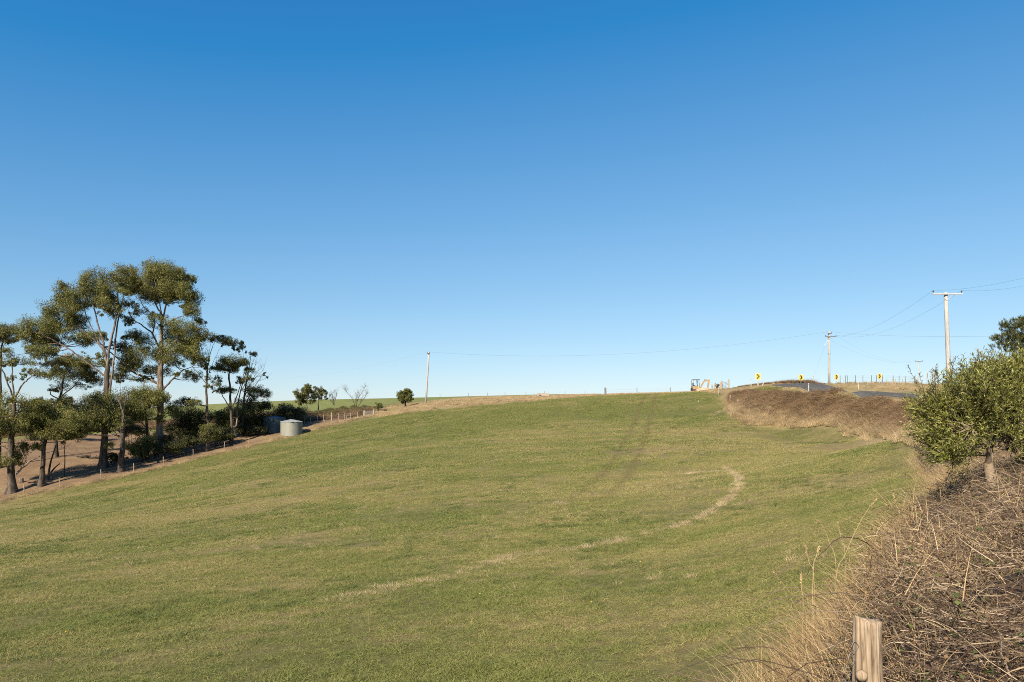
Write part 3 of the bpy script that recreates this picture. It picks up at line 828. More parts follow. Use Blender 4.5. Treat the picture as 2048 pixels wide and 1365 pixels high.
def tree(name, label, base, stems, clumps, conv, leaf=M_EUC, bark=M_BARK, rad0=.35, cat='tree', group=None, density=310.0, L=.20, W=.066,
         hang=.55, depth=.55, back=.4, twigs=0, limb=M_LIMB, cover=1.0):
    """base: world foot; stems: lists of guide points (u, v, radius) in guide units; clumps: (u, v, ru, rv);
    conv turns a guide point into a world offset in the tree's own plane (metres across, metres up)"""
    root = thing(name, label, cat, base, 0, group)
    base = np.array(base)
    wood = Bulk(); limbs = Bulk(); lv = Bulk()
    nodes = []
    for si, st in enumerate(stems):
        g = np.array([list(conv(p[0], p[1])) for p in st])
        ph = rng.random() * 6
        pts3 = np.c_[g[:, 0], np.zeros(len(g)), g[:, 1]]
        if si: 
            j = min(range(len(nodes)), key=lambda q: np.linalg.norm(nodes[q][0][[0, 2]] - pts3[0][[0, 2]]))
            y0 = nodes[j][0][1]; dy = rng.normal() * .25
            ln = np.r_[0, np.cumsum(np.linalg.norm(np.diff(pts3, axis=0), axis=1))]
            pts3[:, 1] = y0 + dy * ln
        else:
            pts3[0, 2] = -.25
        rr = np.array([p[2] for p in st]) * rad0
        c3 = catmull(pts3, 5); cr = np.interp(np.linspace(0, 1, len(c3)), np.linspace(0, 1, len(rr)), rr)
        if si == 0:
            cr = cr * (1 + .7 * np.exp(-np.maximum(c3[:, 2], 0) / .7))
        c3[1:-1] += rng.normal(size=(len(c3) - 2, 3)) * .035
        (wood if si == 0 else limbs).tube(c3, cr * (1 if si == 0 else .78), 7)
        for q, r_ in zip(c3, cr): nodes.append((q, r_))
    NP = np.array([q[0] for q in nodes]); NR = np.array([q[1] for q in nodes])
    sats = []
    for (u, v, ru, rv) in clumps:
        for _ in range(2):
            a = rng.random() * 6.28
            sats.append((u + math.cos(a) * ru * .85, v + math.sin(a) * rv * 1.0 + .35 * rv, ru * (.38 + .2 * rng.random()), rv * (.42 + .25 * rng.random())))
    cents = []
    for ci, (u, v, ru, rv) in enumerate(list(clumps) + sats):
        o = np.array(conv(u, v)); o2 = np.array(conv(u + ru, v + rv))
        rx, rz = 1.06 * abs(o2[0] - o[0]), 1.34 * abs(o2[1] - o[1])
        cy = rng.normal() * depth * (rx + 1.0)
        reps = 1 + (rng.random() < back)
        for rep in range(reps):
            c = np.array([o[0], cy if rep == 0 else cy + (rng.random() - .3) * 4 * depth * rx + rx * .5, o[1] - (.15 * rz if rep else 0)])
            if rep: c[0] += rng.normal() * .25 * rx
            n = int(density * rx * rz * 3.14 * (.8 + .4 * rng.random()) * cover)
            sc = clump_leaves(lv, c, (rx, rx * .85, rz), max(n, 25), L, W, hang)
            if ci >= len(clumps):      # small spray: hangs from the nearest big one
                q0 = min(cents, key=lambda k_: np.linalg.norm(k_ - c))
                limbs.tube(bez(q0, c, (0, 0, .1), 5, .04), np.linspace(.02, .008, 5), 3)
                continue
            cents.append(c)
            # limb to the clump from lower on the stems
            dd = np.linalg.norm((NP - c) * np.array([1, .6, 1]), axis=1) + np.where(NP[:, 2] > c[2] - .35 * rz, 3.0, 0) + .8 * np.abs(c[2] - NP[:, 2] - 1.2 * np.abs(c[0] - NP[:, 0])) * .3
            j = int(np.argmin(dd))
            e = c - np.array([0, 0, .25 * rz])
            r0 = min(NR[j] * .7, .035 + .012 * np.linalg.norm(e - NP[j]))
            q = bez(NP[j], e, (0, 0, -.12 * np.linalg.norm(e - NP[j])), 6, .05)
            limbs.tube(q, np.linspace(r0, .022, 6), 5)
            for k in rng.choice(len(sc), min(len(sc), 4), replace=False):
                limbs.tube(bez(q[4], sc[k], (0, 0, -.1), 4, .03), np.linspace(.022, .009, 4), 3)
    for (pts, r0) in (twigs or []):
        g = np.array([list(conv(*p)) for p in pts]); p3 = np.c_[g[:, 0], rng.normal() * .3 + np.zeros(len(g)), g[:, 1]]
        c3 = catmull(p3, 4); limbs.tube(c3, np.linspace(r0, .012, len(c3)), 4)
        for _ in range(9):
            j = rng.integers(len(c3) // 3, len(c3)); e = c3[j] + np.array([rng.normal() * .6, rng.normal() * .6, .5 + rng.random() * 1.0])
            limbs.tube(bez(c3[j], e, (0, 0, -.1), 4, .05), np.linspace(.016, .006, 4), 3)
    t = wood.build('trunk', bark, root, True)
    if not limbs.empty: limbs.build('limbs', limb, root, True)['kind'] = 'stuff'
    if not lv.empty: lv.build('crown', leaf, root)
    return root

def c1(cx, cy): return (cx / 2.677, 500 + cy / 2.677)
def guide(basepx, D, sc=2.677):
    """guide units are enlarged photo pixels measured from the tree's foot; metres at the tree's own distance"""
    k = D / F / sc
    return lambda u, v: ((u - basepx[0]) * k, (basepx[1] - v) * k)
def euc(name, label, b, stems, clumps, **kw):
    px, py = c1(*b)
    g = ray(px, py) if 'D' not in kw else at(px, kw['D'])
    if 'D' in kw: 
        D = kw.pop('D'); b = (b[0], (YH - F * g.z / D - 500) * 2.677)
    return tree(name, label, g, stems, clumps, guide(b, g.y), group=kw.pop('group', 'gum trees along the paddock fence'), **kw)

euc('gum_tree', 'tall gum tree with broad crown leaning over its neighbours, tallest beside the twin', (550, 1168),
    [[(550,1168,1.25),(560,1000,1.05),(568,850,.95),(572,720,.85),(575,620,.75)],
     [(575,620,.55),(582,500,.5),(603,380,.42),(610,300,.32),(600,220,.2)],
     [(575,630,.5),(556,520,.42),(525,420,.35),(500,330,.28),(470,240,.15)],
     [(585,800,.45),(594,650,.42),(600,480,.35),(612,330,.3),(640,180,.15)],
     [(565,680,.4),(500,620,.32),(420,545,.28),(350,500,.2),(290,460,.12)],
     [(556,540,.35),(500,480,.28),(440,430,.22),(390,350,.12)],
     [(560,560,.3),(470,380,.2),(430,250,.1)]],
    [(480,130,60,45),(550,150,60,45),(640,120,60,40),(620,185,60,40),(430,190,60,45),(370,230,60,45),(500,250,70,45),(420,300,60,50),(330,280,55,45),(290,330,50,45),
     (360,380,70,50),(250,370,50,45),(300,430,60,50),(220,430,55,50),(240,480,60,45),(205,500,45,40),(235,540,35,30),(430,470,60,32),(500,460,50,28),(570,255,50,45),(610,290,35,40),(555,320,35,30),(500,560,25,15),(520,600,35,20)],
    rad0=.42, bark=M_BARK)
euc('gum_tree', 'tall gum tree with open crown and sunlit trunk, nearer the tanks', (850, 1112),
    [[(850,1112,1.25),(855,950,1.1),(860,850,1.05),(858,740,1.0),(862,600,.8),(866,450,.6),(870,360,.5)],
     [(870,360,.4),(832,300,.32),(800,240,.25),(790,150,.1)],
     [(870,370,.4),(892,290,.3),(925,230,.2),(940,150,.1)],
     [(856,725,.6),(800,690,.5),(740,660,.4),(690,605,.32),(640,555,.25),(590,500,.12)],
     [(868,755,.45),(920,690,.35),(960,650,.25),(1020,620,.1)],
     [(862,540,.45),(818,455,.38),(780,420,.3),(720,380,.22),(690,330,.1)],
     [(866,420,.3),(940,370,.22),(1020,340,.1)],
     [(862,580,.35),(950,490,.28),(1040,440,.12)],
     [(816,460,.3),(822,370,.25),(760,300,.18),(730,240,.1)],
     [(868,360,.25),(866,260,.18),(860,170,.1)]],
    [(740,110,60,40),(810,100,60,40),(870,110,70,45),(930,140,60,45),(970,150,40,40),(780,170,80,50),(860,180,80,50),(930,210,60,45),(700,190,60,45),(740,230,70,40),(820,225,45,32),(880,235,50,32),
     (960,240,50,40),(1020,230,40,42),(1040,260,30,25),(1050,335,45,35),(1000,310,30,22),(700,290,35,26),(770,335,38,22),(655,368,28,22),(880,390,55,32),(950,420,60,38),(1020,430,60,40),(900,450,60,36),(1040,480,45,42),
     (980,500,60,36),(740,480,58,38),(700,450,38,22),(690,560,60,38),(760,570,80,40),(830,560,45,34),(920,540,70,36),(1000,550,60,36),(930,590,45,30),(1060,560,35,36),(1080,605,25,28),(640,600,38,32),(690,640,48,22),(800,640,56,26),(770,700,45,18),(990,670,40,24),(660,680,42,22),(640,510,38,18)],
    rad0=.45, bark=M_BARKW)
euc('gum_tree', 'gum tree with dark low crown and bare twigs, between the trunks of the tall pair', (648, 1190),
    [[(648,1190,1.2),(655,1050,1.0),(660,930,.8)],[(655,1000,.6),(600,955,.5),(575,890,.4),(560,820,.2)],[(660,940,.5),(665,860,.35),(640,790,.2)]],
    [(480,810,95,45),(540,860,70,55),(430,850,70,55),(480,900,70,45),(560,800,55,42),(400,900,60,45),(660,945,32,24),(610,880,48,38),(450,940,50,30),(520,930,45,30),(610,1050,35,18),(360,930,58,38),(560,930,48,36),(430,970,48,24),(380,860,50,34)],
    rad0=.33, bark=M_BARKD, leaf=M_EUC2, twigs=[([(658,920),(650,800),(645,650)], .05), ([(660,900),(640,800),(620,740)], .04), ([(662,900),(668,820),(690,760)], .04)])
euc('gum_tree', 'slender gum tree with soft olive crown, close beside the lit trunk', (790, 1130),
    [[(790,1130,1.0),(788,980,.8),(776,820,.6),(772,700,.25)],[(788,960,.4),(740,900,.3),(710,850,.15)]],
    [(740,790,68,38),(800,780,70,38),(760,840,78,48),(700,850,60,46),(720,905,58,38),(840,800,50,36),(800,880,58,38),(880,860,35,26),(720,1050,48,26),(800,1030,48,26),(775,1070,45,22)],
    rad0=.24, bark=M_BARKD)
euc('gum_tree', 'layered gum tree behind the low crowns, shorter than the tall pair', (300, 1000),
    [[(300,1000,1.1),(298,880,.9),(320,800,.75),(340,700,.5),(360,610,.2)],[(320,800,.5),(270,770,.4),(300,740,.15)],[(325,790,.5),(400,720,.35),(440,650,.15)],[(340,700,.4),(320,640,.2),(300,610,.1)]],
    [(350,588,78,28),(300,600,58,24),(420,620,70,26),(450,660,60,28),(400,680,66,30),(310,730,48,18),(500,700,38,28),(340,650,40,20),(310,835,55,30),(270,830,40,26),(350,800,36,24)],
    D=106, rad0=.26, bark=M_BARKD)
euc('gum_tree', 'gum tree with pale forked stems over a thick trunk, at the edge of the photo', (62, 1303),
    [[(62,1303,1.5),(60,1190,1.15),(58,1060,1.0),(70,950,.8),(75,860,.7),(75,790,.6)],
     [(75,795,.4),(52,690,.3),(32,610,.2),(20,560,.1)],[(75,795,.4),(85,680,.3),(97,600,.2),(90,540,.08)],[(76,800,.4),(130,725,.32),(180,685,.22),(235,640,.1)],
     [(85,1205,.5),(130,1150,.4),(190,1110,.2)],[(128,1152,.3),(115,1095,.25),(90,1040,.15)],[(70,960,.4),(120,850,.25),(140,790,.1)]],
    [(100,600,50,22),(20,600,50,28),(40,550,40,22),(200,665,58,20),(150,655,40,16),(60,690,28,16),(180,530,60,20),(225,560,38,26),(100,840,70,36),(60,870,70,38),(120,800,78,26),(200,830,40,18),(40,930,60,38),(100,920,70,38),(150,900,60,36),(25,1080,50,46),(15,1130,40,38),(60,1110,28,26),(-40,900,70,60),(-60,1000,60,50),(20,860,50,38),(150,855,58,34),(10,960,50,34),(90,960,44,24)],
    rad0=.36, bark=M_BARK)
euc('gum_tree', 'tall thin gum tree cut off by the edge of the photo', (-8, 1120),
    [[(-8,1120,1.1),(0,900,.9),(3,700,.75),(6,560,.55),(18,470,.3)],[(5,570,.4),(-30,480,.3),(-60,430,.15)],[(6,560,.3),(50,500,.2),(75,460,.1)]],
    [(30,420,58,28),(72,450,48,28),(0,430,50,34),(112,472,28,16),(40,490,36,18),(-60,440,60,40),(-40,520,50,36),(-100,480,50,40)],
    D=98, rad0=.26, bark=M_BARK, leaf=M_EUC2)
euc('gum_tree', 'short gum tree with spreading low crown beside the leaning dead stem', (222, 1266),
    [[(222,1266,1.25),(230,1150,1.0),(240,1030,.85),(255,950,.6)],[(240,1040,.5),(200,1010,.3),(180,1050,.12)],[(245,1000,.5),(320,960,.35),(380,950,.15)]],
    [(215,940,70,38),(280,920,60,38),(340,900,60,36),(385,960,66,36),(180,1050,46,20),(300,980,58,26),(340,1000,36,20),(240,1000,38,26),(405,1000,36,16),(170,960,40,26),(170,890,58,34),(245,875,58,34),(320,945,58,34),(420,905,58,38),(300,880,50,30)],
    rad0=.27, bark=M_BARKD, twigs=[([(240,1090),(300,1075),(350,1065),(430,1080),(480,1072)], .04)])
euc('gum_tree', 'slim gum tree with a flat thin top and white upper stem', (1112, 1078),
    [[(1112,1078,1.2),(1120,980,1.0),(1110,860,.8),(1105,740,.65),(1110,640,.5)],[(1110,645,.4),(1092,560,.25),(1078,495,.1)],[(1110,645,.4),(1142,540,.25),(1172,485,.1)],[(1105,720,.3),(1060,650,.2),(1032,615,.06)],[(1108,690,.25),(1150,600,.15),(1200,510,.06)],[(1108,660,.25),(1118,560,.15),(1130,480,.06)]],
    [(1130,465,50,18),(1170,478,45,20),(1098,478,40,18),(1202,495,25,16),(1130,690,38,12),(1100,640,18,12),(1080,820,30,13),(1130,960,38,26),(1150,720,36,14),(1110,1000,36,24)],
    rad0=.24, bark=M_BARK, leaf=M_EUC2, density=340)
euc('gum_tree', 'many-stemmed gum tree fanning up beside the dark tank', (1248, 1042),
    [[(1240,1042,1.2),(1240,930,1.0),(1236,840,.8),(1230,720,.6),(1225,620,.3)],[(1240,950,.8),(1262,940,.7),(1248,850,.6),(1250,750,.5),(1262,620,.25),(1265,510,.08)],
     [(1236,850,.5),(1200,790,.4),(1180,700,.25),(1175,630,.1)],[(1236,860,.5),(1280,760,.4),(1310,660,.25),(1320,600,.08)],[(1230,720,.35),(1210,650,.2),(1205,600,.08)],[(1250,760,.35),(1290,660,.22),(1300,600,.08)]],
    [(1260,597,60,20),(1305,608,40,20),(1210,610,50,20),(1178,632,38,16),(1240,640,28,16),(1332,650,28,20),(1255,505,40,16),(1282,520,28,18),(1200,750,48,16),(1290,700,28,16),(1340,690,18,12),(1170,750,38,12)],
    rad0=.24, bark=M_BARKD, leaf=M_EUC2, density=340)
euc('gum_tree', 'nearly bare gum tree with feathery twigs next to the dark tank', (1300, 1000),
    [[(1300,1000,1.2),(1300,900,1.0),(1312,760,.7),(1330,650,.45),(1342,570,.2)],[(1305,850,.5),(1350,740,.35),(1400,650,.15)],[(1310,790,.4),(1370,690,.25),(1425,670,.1)]],
    [(1345,558,24,16),(1425,670,12,10),(1380,762,48,24),(1420,765,24,15),(1332,745,34,20),(1340,690,12,10)],
    D=118, rad0=.2, bark=M_BARKD, leaf=M_EUC2, density=300,
    twigs=[([(1312,760),(1350,690),(1385,640),(1415,610)], .04),([(1320,700),(1355,640),(1375,590)], .035),([(1312,780),(1360,720),(1400,700),(1432,690)], .035),([(1330,650),(1350,610),(1362,560)], .03),([(1325,690),(1340,640),(1355,600)], .03),([(1312,770),(1370,680),(1410,640)], .03)])

# shrubs and bushes
def shrub(name, label, foot, clumps, conv, leaf=M_SHRUB, cat='shrub', group=None, density=420.0, L=.17, W=.085, back=.7, stems=4, cover=1.0):
    root = thing(name, label, cat, foot, 0, group)
    lv = Bulk(); st = Bulk()
    for (u, v, ru, rv) in clumps:
        o = np.array(conv(u, v)); o2 = np.array(conv(u + ru, v + rv)); rx, rz = abs(o2[0] - o[0]), abs(o2[1] - o[1])
        for rep in range(1 + (rng.random() < back)):
            c = np.array([o[0] + (rng.normal() * .3 * rx if rep else 0), rng.normal() * .35 * rx + (rx * .8 if rep else 0), max(o[1], .3 * rz)])
            clump_leaves(lv, c, (rx, rx * .9, rz), max(30, int(density * rx * rz * 3.14 * cover)), L, W, .15, top=.25)
            st.tube(bez((rng.normal() * .15, rng.normal() * .15, -.1), c, (c[0] * .15, 0, .1), 6, .04), np.linspace(.06, .015, 6), 4)
    st.build('stems', M_BARKD, root, True); lv.build('foliage', leaf, root)
    return root
def shrub1(label, b, clumps, D, **kw):
    px, _ = c1(*b); g = at(px, D); b = (b[0], (YH - F * g.z / D - 500) * 2.677)
    return shrub(kw.pop('name', 'shrub'), label, g, clumps, guide(b, D), group='shrubs under the gum trees', **kw)
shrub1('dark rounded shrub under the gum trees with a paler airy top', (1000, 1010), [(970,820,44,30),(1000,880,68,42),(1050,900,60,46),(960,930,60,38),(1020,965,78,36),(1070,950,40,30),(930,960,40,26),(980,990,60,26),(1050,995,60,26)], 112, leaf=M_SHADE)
shrub1('olive shrub at the feet of the many-stemmed gum tree', (1210, 960), [(1180,890,48,28),(1250,868,58,30),(1200,925,40,28),(1150,900,34,26),(1210,955,60,24)], 116, leaf=M_SHRUB)
shrub1('broad dark shrub against the dark tank', (1340, 990), [(1330,830,66,36),(1380,860,58,42),(1422,842,36,28),(1300,920,66,40),(1350,920,58,40),(1400,910,40,34),(1310,960,70,26),(1390,950,50,28)], 121, leaf=M_SHADE)
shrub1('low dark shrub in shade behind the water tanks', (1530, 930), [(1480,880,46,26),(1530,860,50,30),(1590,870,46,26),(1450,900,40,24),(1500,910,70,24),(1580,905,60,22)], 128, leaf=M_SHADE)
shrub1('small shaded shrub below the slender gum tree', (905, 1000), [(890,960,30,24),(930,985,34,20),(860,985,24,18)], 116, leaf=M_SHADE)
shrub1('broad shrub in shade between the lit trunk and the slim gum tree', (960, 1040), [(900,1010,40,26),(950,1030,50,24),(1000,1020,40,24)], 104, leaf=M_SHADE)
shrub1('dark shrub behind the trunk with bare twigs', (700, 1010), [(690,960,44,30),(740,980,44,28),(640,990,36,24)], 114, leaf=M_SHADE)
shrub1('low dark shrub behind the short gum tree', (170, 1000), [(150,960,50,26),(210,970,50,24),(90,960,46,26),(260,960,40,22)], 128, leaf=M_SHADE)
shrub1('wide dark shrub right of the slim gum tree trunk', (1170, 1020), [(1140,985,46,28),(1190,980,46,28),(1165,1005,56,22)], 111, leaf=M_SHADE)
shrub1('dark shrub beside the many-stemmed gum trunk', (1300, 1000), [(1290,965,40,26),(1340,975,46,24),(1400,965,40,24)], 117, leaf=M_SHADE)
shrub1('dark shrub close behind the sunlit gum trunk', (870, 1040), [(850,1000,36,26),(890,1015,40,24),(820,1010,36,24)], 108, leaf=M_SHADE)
shrub1('low dark growth added as shade just behind the fence below the slender gum tree', (760, 1120), [(730,1085,46,22),(790,1080,46,22),(760,1100,56,16)], 100.5, leaf=M_SHADE)  # this and the next low clumps are added to stand in for shade
shrub1('low dark growth added as shade behind the fence past the sunlit trunk', (930, 1090), [(900,1055,46,24),(960,1050,48,22),(930,1075,60,16)], 103, leaf=M_SHADE)
shrub1('low dark growth added as shade behind the fence before the slim gum tree', (1045, 1060), [(1020,1030,44,22),(1070,1025,44,22)], 106, leaf=M_SHADE)
shrub1('low dark growth added as shade behind the fence below the many-stemmed gum tree', (1190, 1030), [(1170,1010,44,18),(1220,1000,44,18)], 110, leaf=M_SHADE)
shrub1('low dark growth added as shade between the two dark trunks', (600, 1150), [(590,1110,40,22),(620,1120,36,18)], 100, leaf=M_SHADE)
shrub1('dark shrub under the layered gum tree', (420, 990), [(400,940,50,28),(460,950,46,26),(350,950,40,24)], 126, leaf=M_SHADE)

# leaning dead stem, thin sapling, stump, rubbish heap under the trees
def c1pt(cx, cy): return ray(*c1(cx, cy))
g = c1pt(258, 1232); k_ = guide((258, 1232), g.y)
o = thing('dead_stem', 'forked dead stem leaning among the gum trunks', 'dead tree', g)
b = Bulk()
for pts, r0 in (([(258,1236),(270,1150),(300,1050)], .16), ([(262,1215),(290,1175),(322,1148)], .13)):
    q = np.array([k_(*p) for p in pts]); b.tube(catmull(np.c_[q[:, 0], 0 * q[:, 0], q[:, 1]], 4), np.linspace(r0, .06, 9), 6)
b.build('trunk', M_BARKD, o, True)
g = c1pt(345, 1212); k_ = guide((345, 1212), g.y)
o = thing('bare_sapling', 'thin bare sapling standing on the brown ground', 'dead tree', g)
b = Bulk()
q = np.array([k_(*p) for p in [(345,1216),(348,1110),(345,1060),(356,1020)]]); c3 = catmull(np.c_[q[:, 0], 0 * q[:, 0], q[:, 1]], 4); b.tube(c3, np.linspace(.07, .03, len(c3)), 5)
for s in (-1, 1): b.tube(bez(c3[8], c3[8] + np.array([s * .9, .2, .7]), (0, 0, -.1), 5, .04), np.linspace(.03, .01, 5), 4)
b.build('trunk', M_BARKD, o, True)
g = c1pt(116, 1250)
m = MB(); m.lathe([(.30, -.2), (.27, .1), (.24, .45), (.22, .62), (.10, .66)], 12)
tag(m.build('tree_stump', M_BARKW, None, True, g), 'pale cut tree stump on the bare brown slope', 'stump')
g = c1pt(480, 1118)
o = thing('log_heap', 'heap of grey logs and rubble on the bare slope behind the trunks', 'log heap', g)
for i in range(11):
    L_ = .8 + rng.random() * 1.0; a = rng.normal() * .6; p0 = np.array([(rng.random() - .5) * 2.6, (rng.random() - .5) * .8, .1 + .28 * rng.random()])
    d = np.array([math.cos(a), math.sin(a), rng.normal() * .15]) * L_ / 2
    m = MB(); m.tube([p0 - d, p0, p0 + d], [.11 + .06 * rng.random()] * 3, 7); m.build('log', [M_BARK, M_BARKW, M_BARKD][i % 3], o)

# trees on the crest
def full(px, py, D=None): return ray(px, py) if D is None else at(px, D)
def small(name, label, px, D, stems, clumps, **kw):
    g = at(px, D); by = YH - F * g.z / D
    dy = kw.pop('dy', None)
    return tree(name, label, g, stems(px, by), clumps, guide((px, by), D, 1.0), **kw)
small('crest_tree', 'small tree with tufted crown behind the bramble hedge', 613, 141, lambda x, y: [[(x,y,1.2),(x+.5,y-12,.9),(x+1,y-26,.6),(x+2,y-38,.3)],[(x,y-14,.5),(x-6,y-24,.3),(x-9,y-32,.1)]],
      [(610,781,9,6),(618,776,8,6),(600,788,8,6),(605,796,10,6),(622,786,8,6),(598,803,7,5),(618,804,8,5),(609,789,7,5),(624,796,6,4)], leaf=M_EUC, rad0=.14, density=380, L=.2, W=.08, group='small trees on the skyline')
small('crest_tree', 'small airy tree with a thin trunk, second of the skyline trees past the tanks', 637, 146, lambda x, y: [[(x,y,1.2),(x-.5,y-14,.8),(x,y-26,.4)]],
      [(634,778,7,5),(643,779,6,5),(630,790,6,5),(645,788,6,5),(638,784,7,5),(648,796,4,3),(636,796,6,3)], leaf=M_EUC2, rad0=.12, density=300, L=.2, W=.08, group='small trees on the skyline')
small('round_tree', 'small round green tree standing alone left of the leaning power pole', 812, 136, lambda x, y: [[(x,y,1.3),(x-1,y-8,1.0),(x-2,y-16,.7),(x-2,y-26,.3)]],
      [(809,785,9,7),(801,791,7,6),(816,789,8,6),(809,795,12,7),(803,799,8,5),(818,797,7,6),(814,781,6,4),(823,800,4,3)], leaf=M_SHRUB, rad0=.14, density=520, L=.2, W=.1, hang=.1)
def bare(label, px, D, lines, group):
    g = at(px, D); by = YH - F * g.z / D; k = guide((px, by), D, 1.0)
    o = thing('bare_shrub', label, 'bare shrub', g, 0, group); b = Bulk()
    for pts in lines:
        q = np.array([k(*p) for p in pts]); c3 = catmull(np.c_[q[:, 0], rng.normal() * .2 * np.arange(len(q)), q[:, 1]], 5)
        b.tube(c3, np.linspace(.06, .02, len(c3)), 4)
        for _ in range(26):
            j = rng.integers(len(c3) // 3, len(c3)); e = c3[j] + np.array([rng.normal() * .4, rng.normal() * .4, .3 + rng.random() * .9])
            q_ = bez(c3[j], e, (0, 0, -.1), 4, .04); b.tube(q_, np.linspace(.02, .008, 4), 3)
            b.tube(bez(q_[2], q_[2] + np.array([rng.normal() * .25, rng.normal() * .2, .4]), (0, 0, 0), 3), np.linspace(.012, .006, 3), 3)
    b.build('branches', M_BARKD, o)
bare('leafless wide shrub with two leaning branches beside the gate', 711, 143, [[(711,818),(706,800),(697,788),(689,778)],[(712,818),(716,800),(724,788),(732,775)],[(712,815),(713,800),(718,785)],[(714,816),(724,802),(736,785)]], 'bare shrubs on the skyline')
bare('small leafless shrub next to the airy skyline tree', 668, 148, [[(668,812),(666,800),(664,784)],[(668,812),(671,798),(674,782)],[(668,810),(660,800),(658,792)]], 'bare shrubs on the skyline')

# bramble hedge on the crest behind the posts, hedge behind the gum trees
hp = catmull(XY([at(590, 138), at(620, 137), at(660, 138), at(700, 139), at(735, 139)]), 12)
n = 560; i = rng.integers(0, len(hp), n); x = hp[i, 0] + rng.normal(size=n) * .5; y = hp[i, 1] + rng.normal(size=n) * 2.6
s_ = .9 + .8 * rng.random(n)
scatter('bramble_hedge', brm, np.c_[x, y, H(x, y) + .25 * rng.random(n)], np.c_[rng.normal(size=(n, 2)) * .2, rng.random(n) * 6.28], s3(s_, s_ * 1.1), rng.integers(0, 5, n),
        'reddish brown bramble hedge behind the row of pale fence posts', 'brambles')
M_GREENB = leafmat('green_bramble', [(0, (0.05, 0.06, 0.018)), (.6, (0.10, 0.11, 0.03)), (1, (0.16, 0.14, 0.05))], .2)
gbm = [proto('p', bramble_clump(420, 40, .55, .09, M_GREENB)) for _ in range(2)]
n = 70; i = rng.integers(0, len(hp), n); x = hp[i, 0] + rng.normal(size=n) * .8; y = hp[i, 1] + 1.5 + rng.normal(size=n) * 2.4
s_ = .9 + .9 * rng.random(n)
scatter('green_brambles', gbm, np.c_[x, y, H(x, y) + .5], np.c_[np.zeros((n, 2)), rng.random(n) * 6.28], s3(s_), rng.integers(0, 2, n),
        'olive green growth through the top of the crest hedge', 'brambles')
hp2 = catmull(XY([at(-80, 140), at(60, 143), at(200, 147), at(330, 148), at(450, 148), at(560, 146)]), 30)
n = 1300; i = rng.integers(0, len(hp2), n); x = hp2[i, 0] + rng.normal(size=n) * .8; y = hp2[i, 1] + rng.normal(size=n) * 2.0
s_ = 1.2 + 1.1 * rng.random(n)
scatter('winter_hedge', brm, np.c_[x, y, H(x, y) + .2], np.c_[rng.normal(size=(n, 2)) * .2, rng.random(n) * 6.28], s3(s_), rng.integers(0, 5, n),
        'brown winter hedge along the top of the bare slope behind the gum trees', 'hedge')
# scrub on the far verge of the bend
hp3 = catmull(XY([at(1478, 118), at(1520, 119), at(1570, 121), at(1610, 122), at(1640, 122)]), 14)
n = 420; t = rng.integers(0, len(hp3), n); x = hp3[t, 0] + rng.normal(size=n) * .5; y = hp3[t, 1] + rng.normal(size=n) * .8
s_ = np.interp(x, [at(1478,118)[0], at(1540,119)[0], at(1580,121)[0], at(1615,122)[0], at(1640,122)[0]], [.4, .9, 1.5, 1.4, .4]) * (.7 + .5 * rng.random(n))
scatter('verge_scrub', brm, np.c_[x, y, H(x, y)], np.c_[rng.normal(size=(n, 2)) * .2, rng.random(n) * 6.28], s3(s_, s_ * .8), rng.integers(0, 5, n),
        'low brown scrub on the skyline at the outside of the bend', 'scrub')

# pine at the far side of the lane
def pine():
    D = 47.0; g = at(2088, D); by = YH - F * g.z / D; k = guide((2088, by), D, 1.0)
    root = thing('pine_tree', 'dark dense pine rising behind the leafy bush at the photo edge', 'tree', g)
    tr = Bulk(); lv = Bulk()
    top = k(2088, 622)[1]
    tr.tube([(0, 0, -.2), (.05, 0, top * .4), (-.05, 0, top * .75), (0, 0, top)], [.26, .2, .12, .03], 8)
    tr.build('trunk', M_BARKD, root, True)
    for (u, v, ru, rv) in [(u_0 + 36, v_0 + 8, ru_0 * .9, rv_0) for (u_0, v_0, ru_0, rv_0) in [(2030,645,26,14),(2012,640,14,10),(2050,632,22,14),(2000,668,20,12),(2025,672,30,14),(2055,662,26,16),(1996,684,14,9),(2018,690,20,9),(2045,695,30,14),(2030,712,26,12),(2012,726,18,12),
                           (2045,725,30,16),(2020,745,26,14),(2050,755,30,18),(2010,765,24,16),(2090,640,26,18),(2080,680,36,20),(2095,720,40,22),(2080,760,40,22),(2068,622,14,10),(2040,785,40,18)]]:
        o = np.array(k(u, v)); o2 = np.array(k(u + ru, v + rv)); rx, rz = abs(o2[0] - o[0]), abs(o2[1] - o[1])
        for dy in (rng.normal() * .4, 1.2 + rng.random()):
            c = np.array([o[0], dy, o[1]])
            n = int(1300 * rx * rz * 3.14); ns = max(8, n // 45)
            u_ = unit(rng.normal(size=(ns, 3))) * (.3 + .7 * rng.random((ns, 1))); sc = c + u_ * np.array([rx, rx, rz])
            kk = rng.integers(0, ns, n); ax = unit(np.c_[u_[:, :2] + rng.normal(size=(ns, 2)) * .4, .7 + .3 * rng.random(ns)])
            d = unit(ax[kk] + rng.normal(size=(n, 3)) * .55); p = sc[kk] + d * .10 + ax[kk] * (rng.random((n, 1)) * .3)
            lv.cards(p, d, .17 + .08 * rng.random(n), .022)
            tr2 = bez((0, 0, max(.5, c[2] - .8)), c, (0, 0, -.2), 5); 
    lv.build('crown', M_PINE, root)
pine()

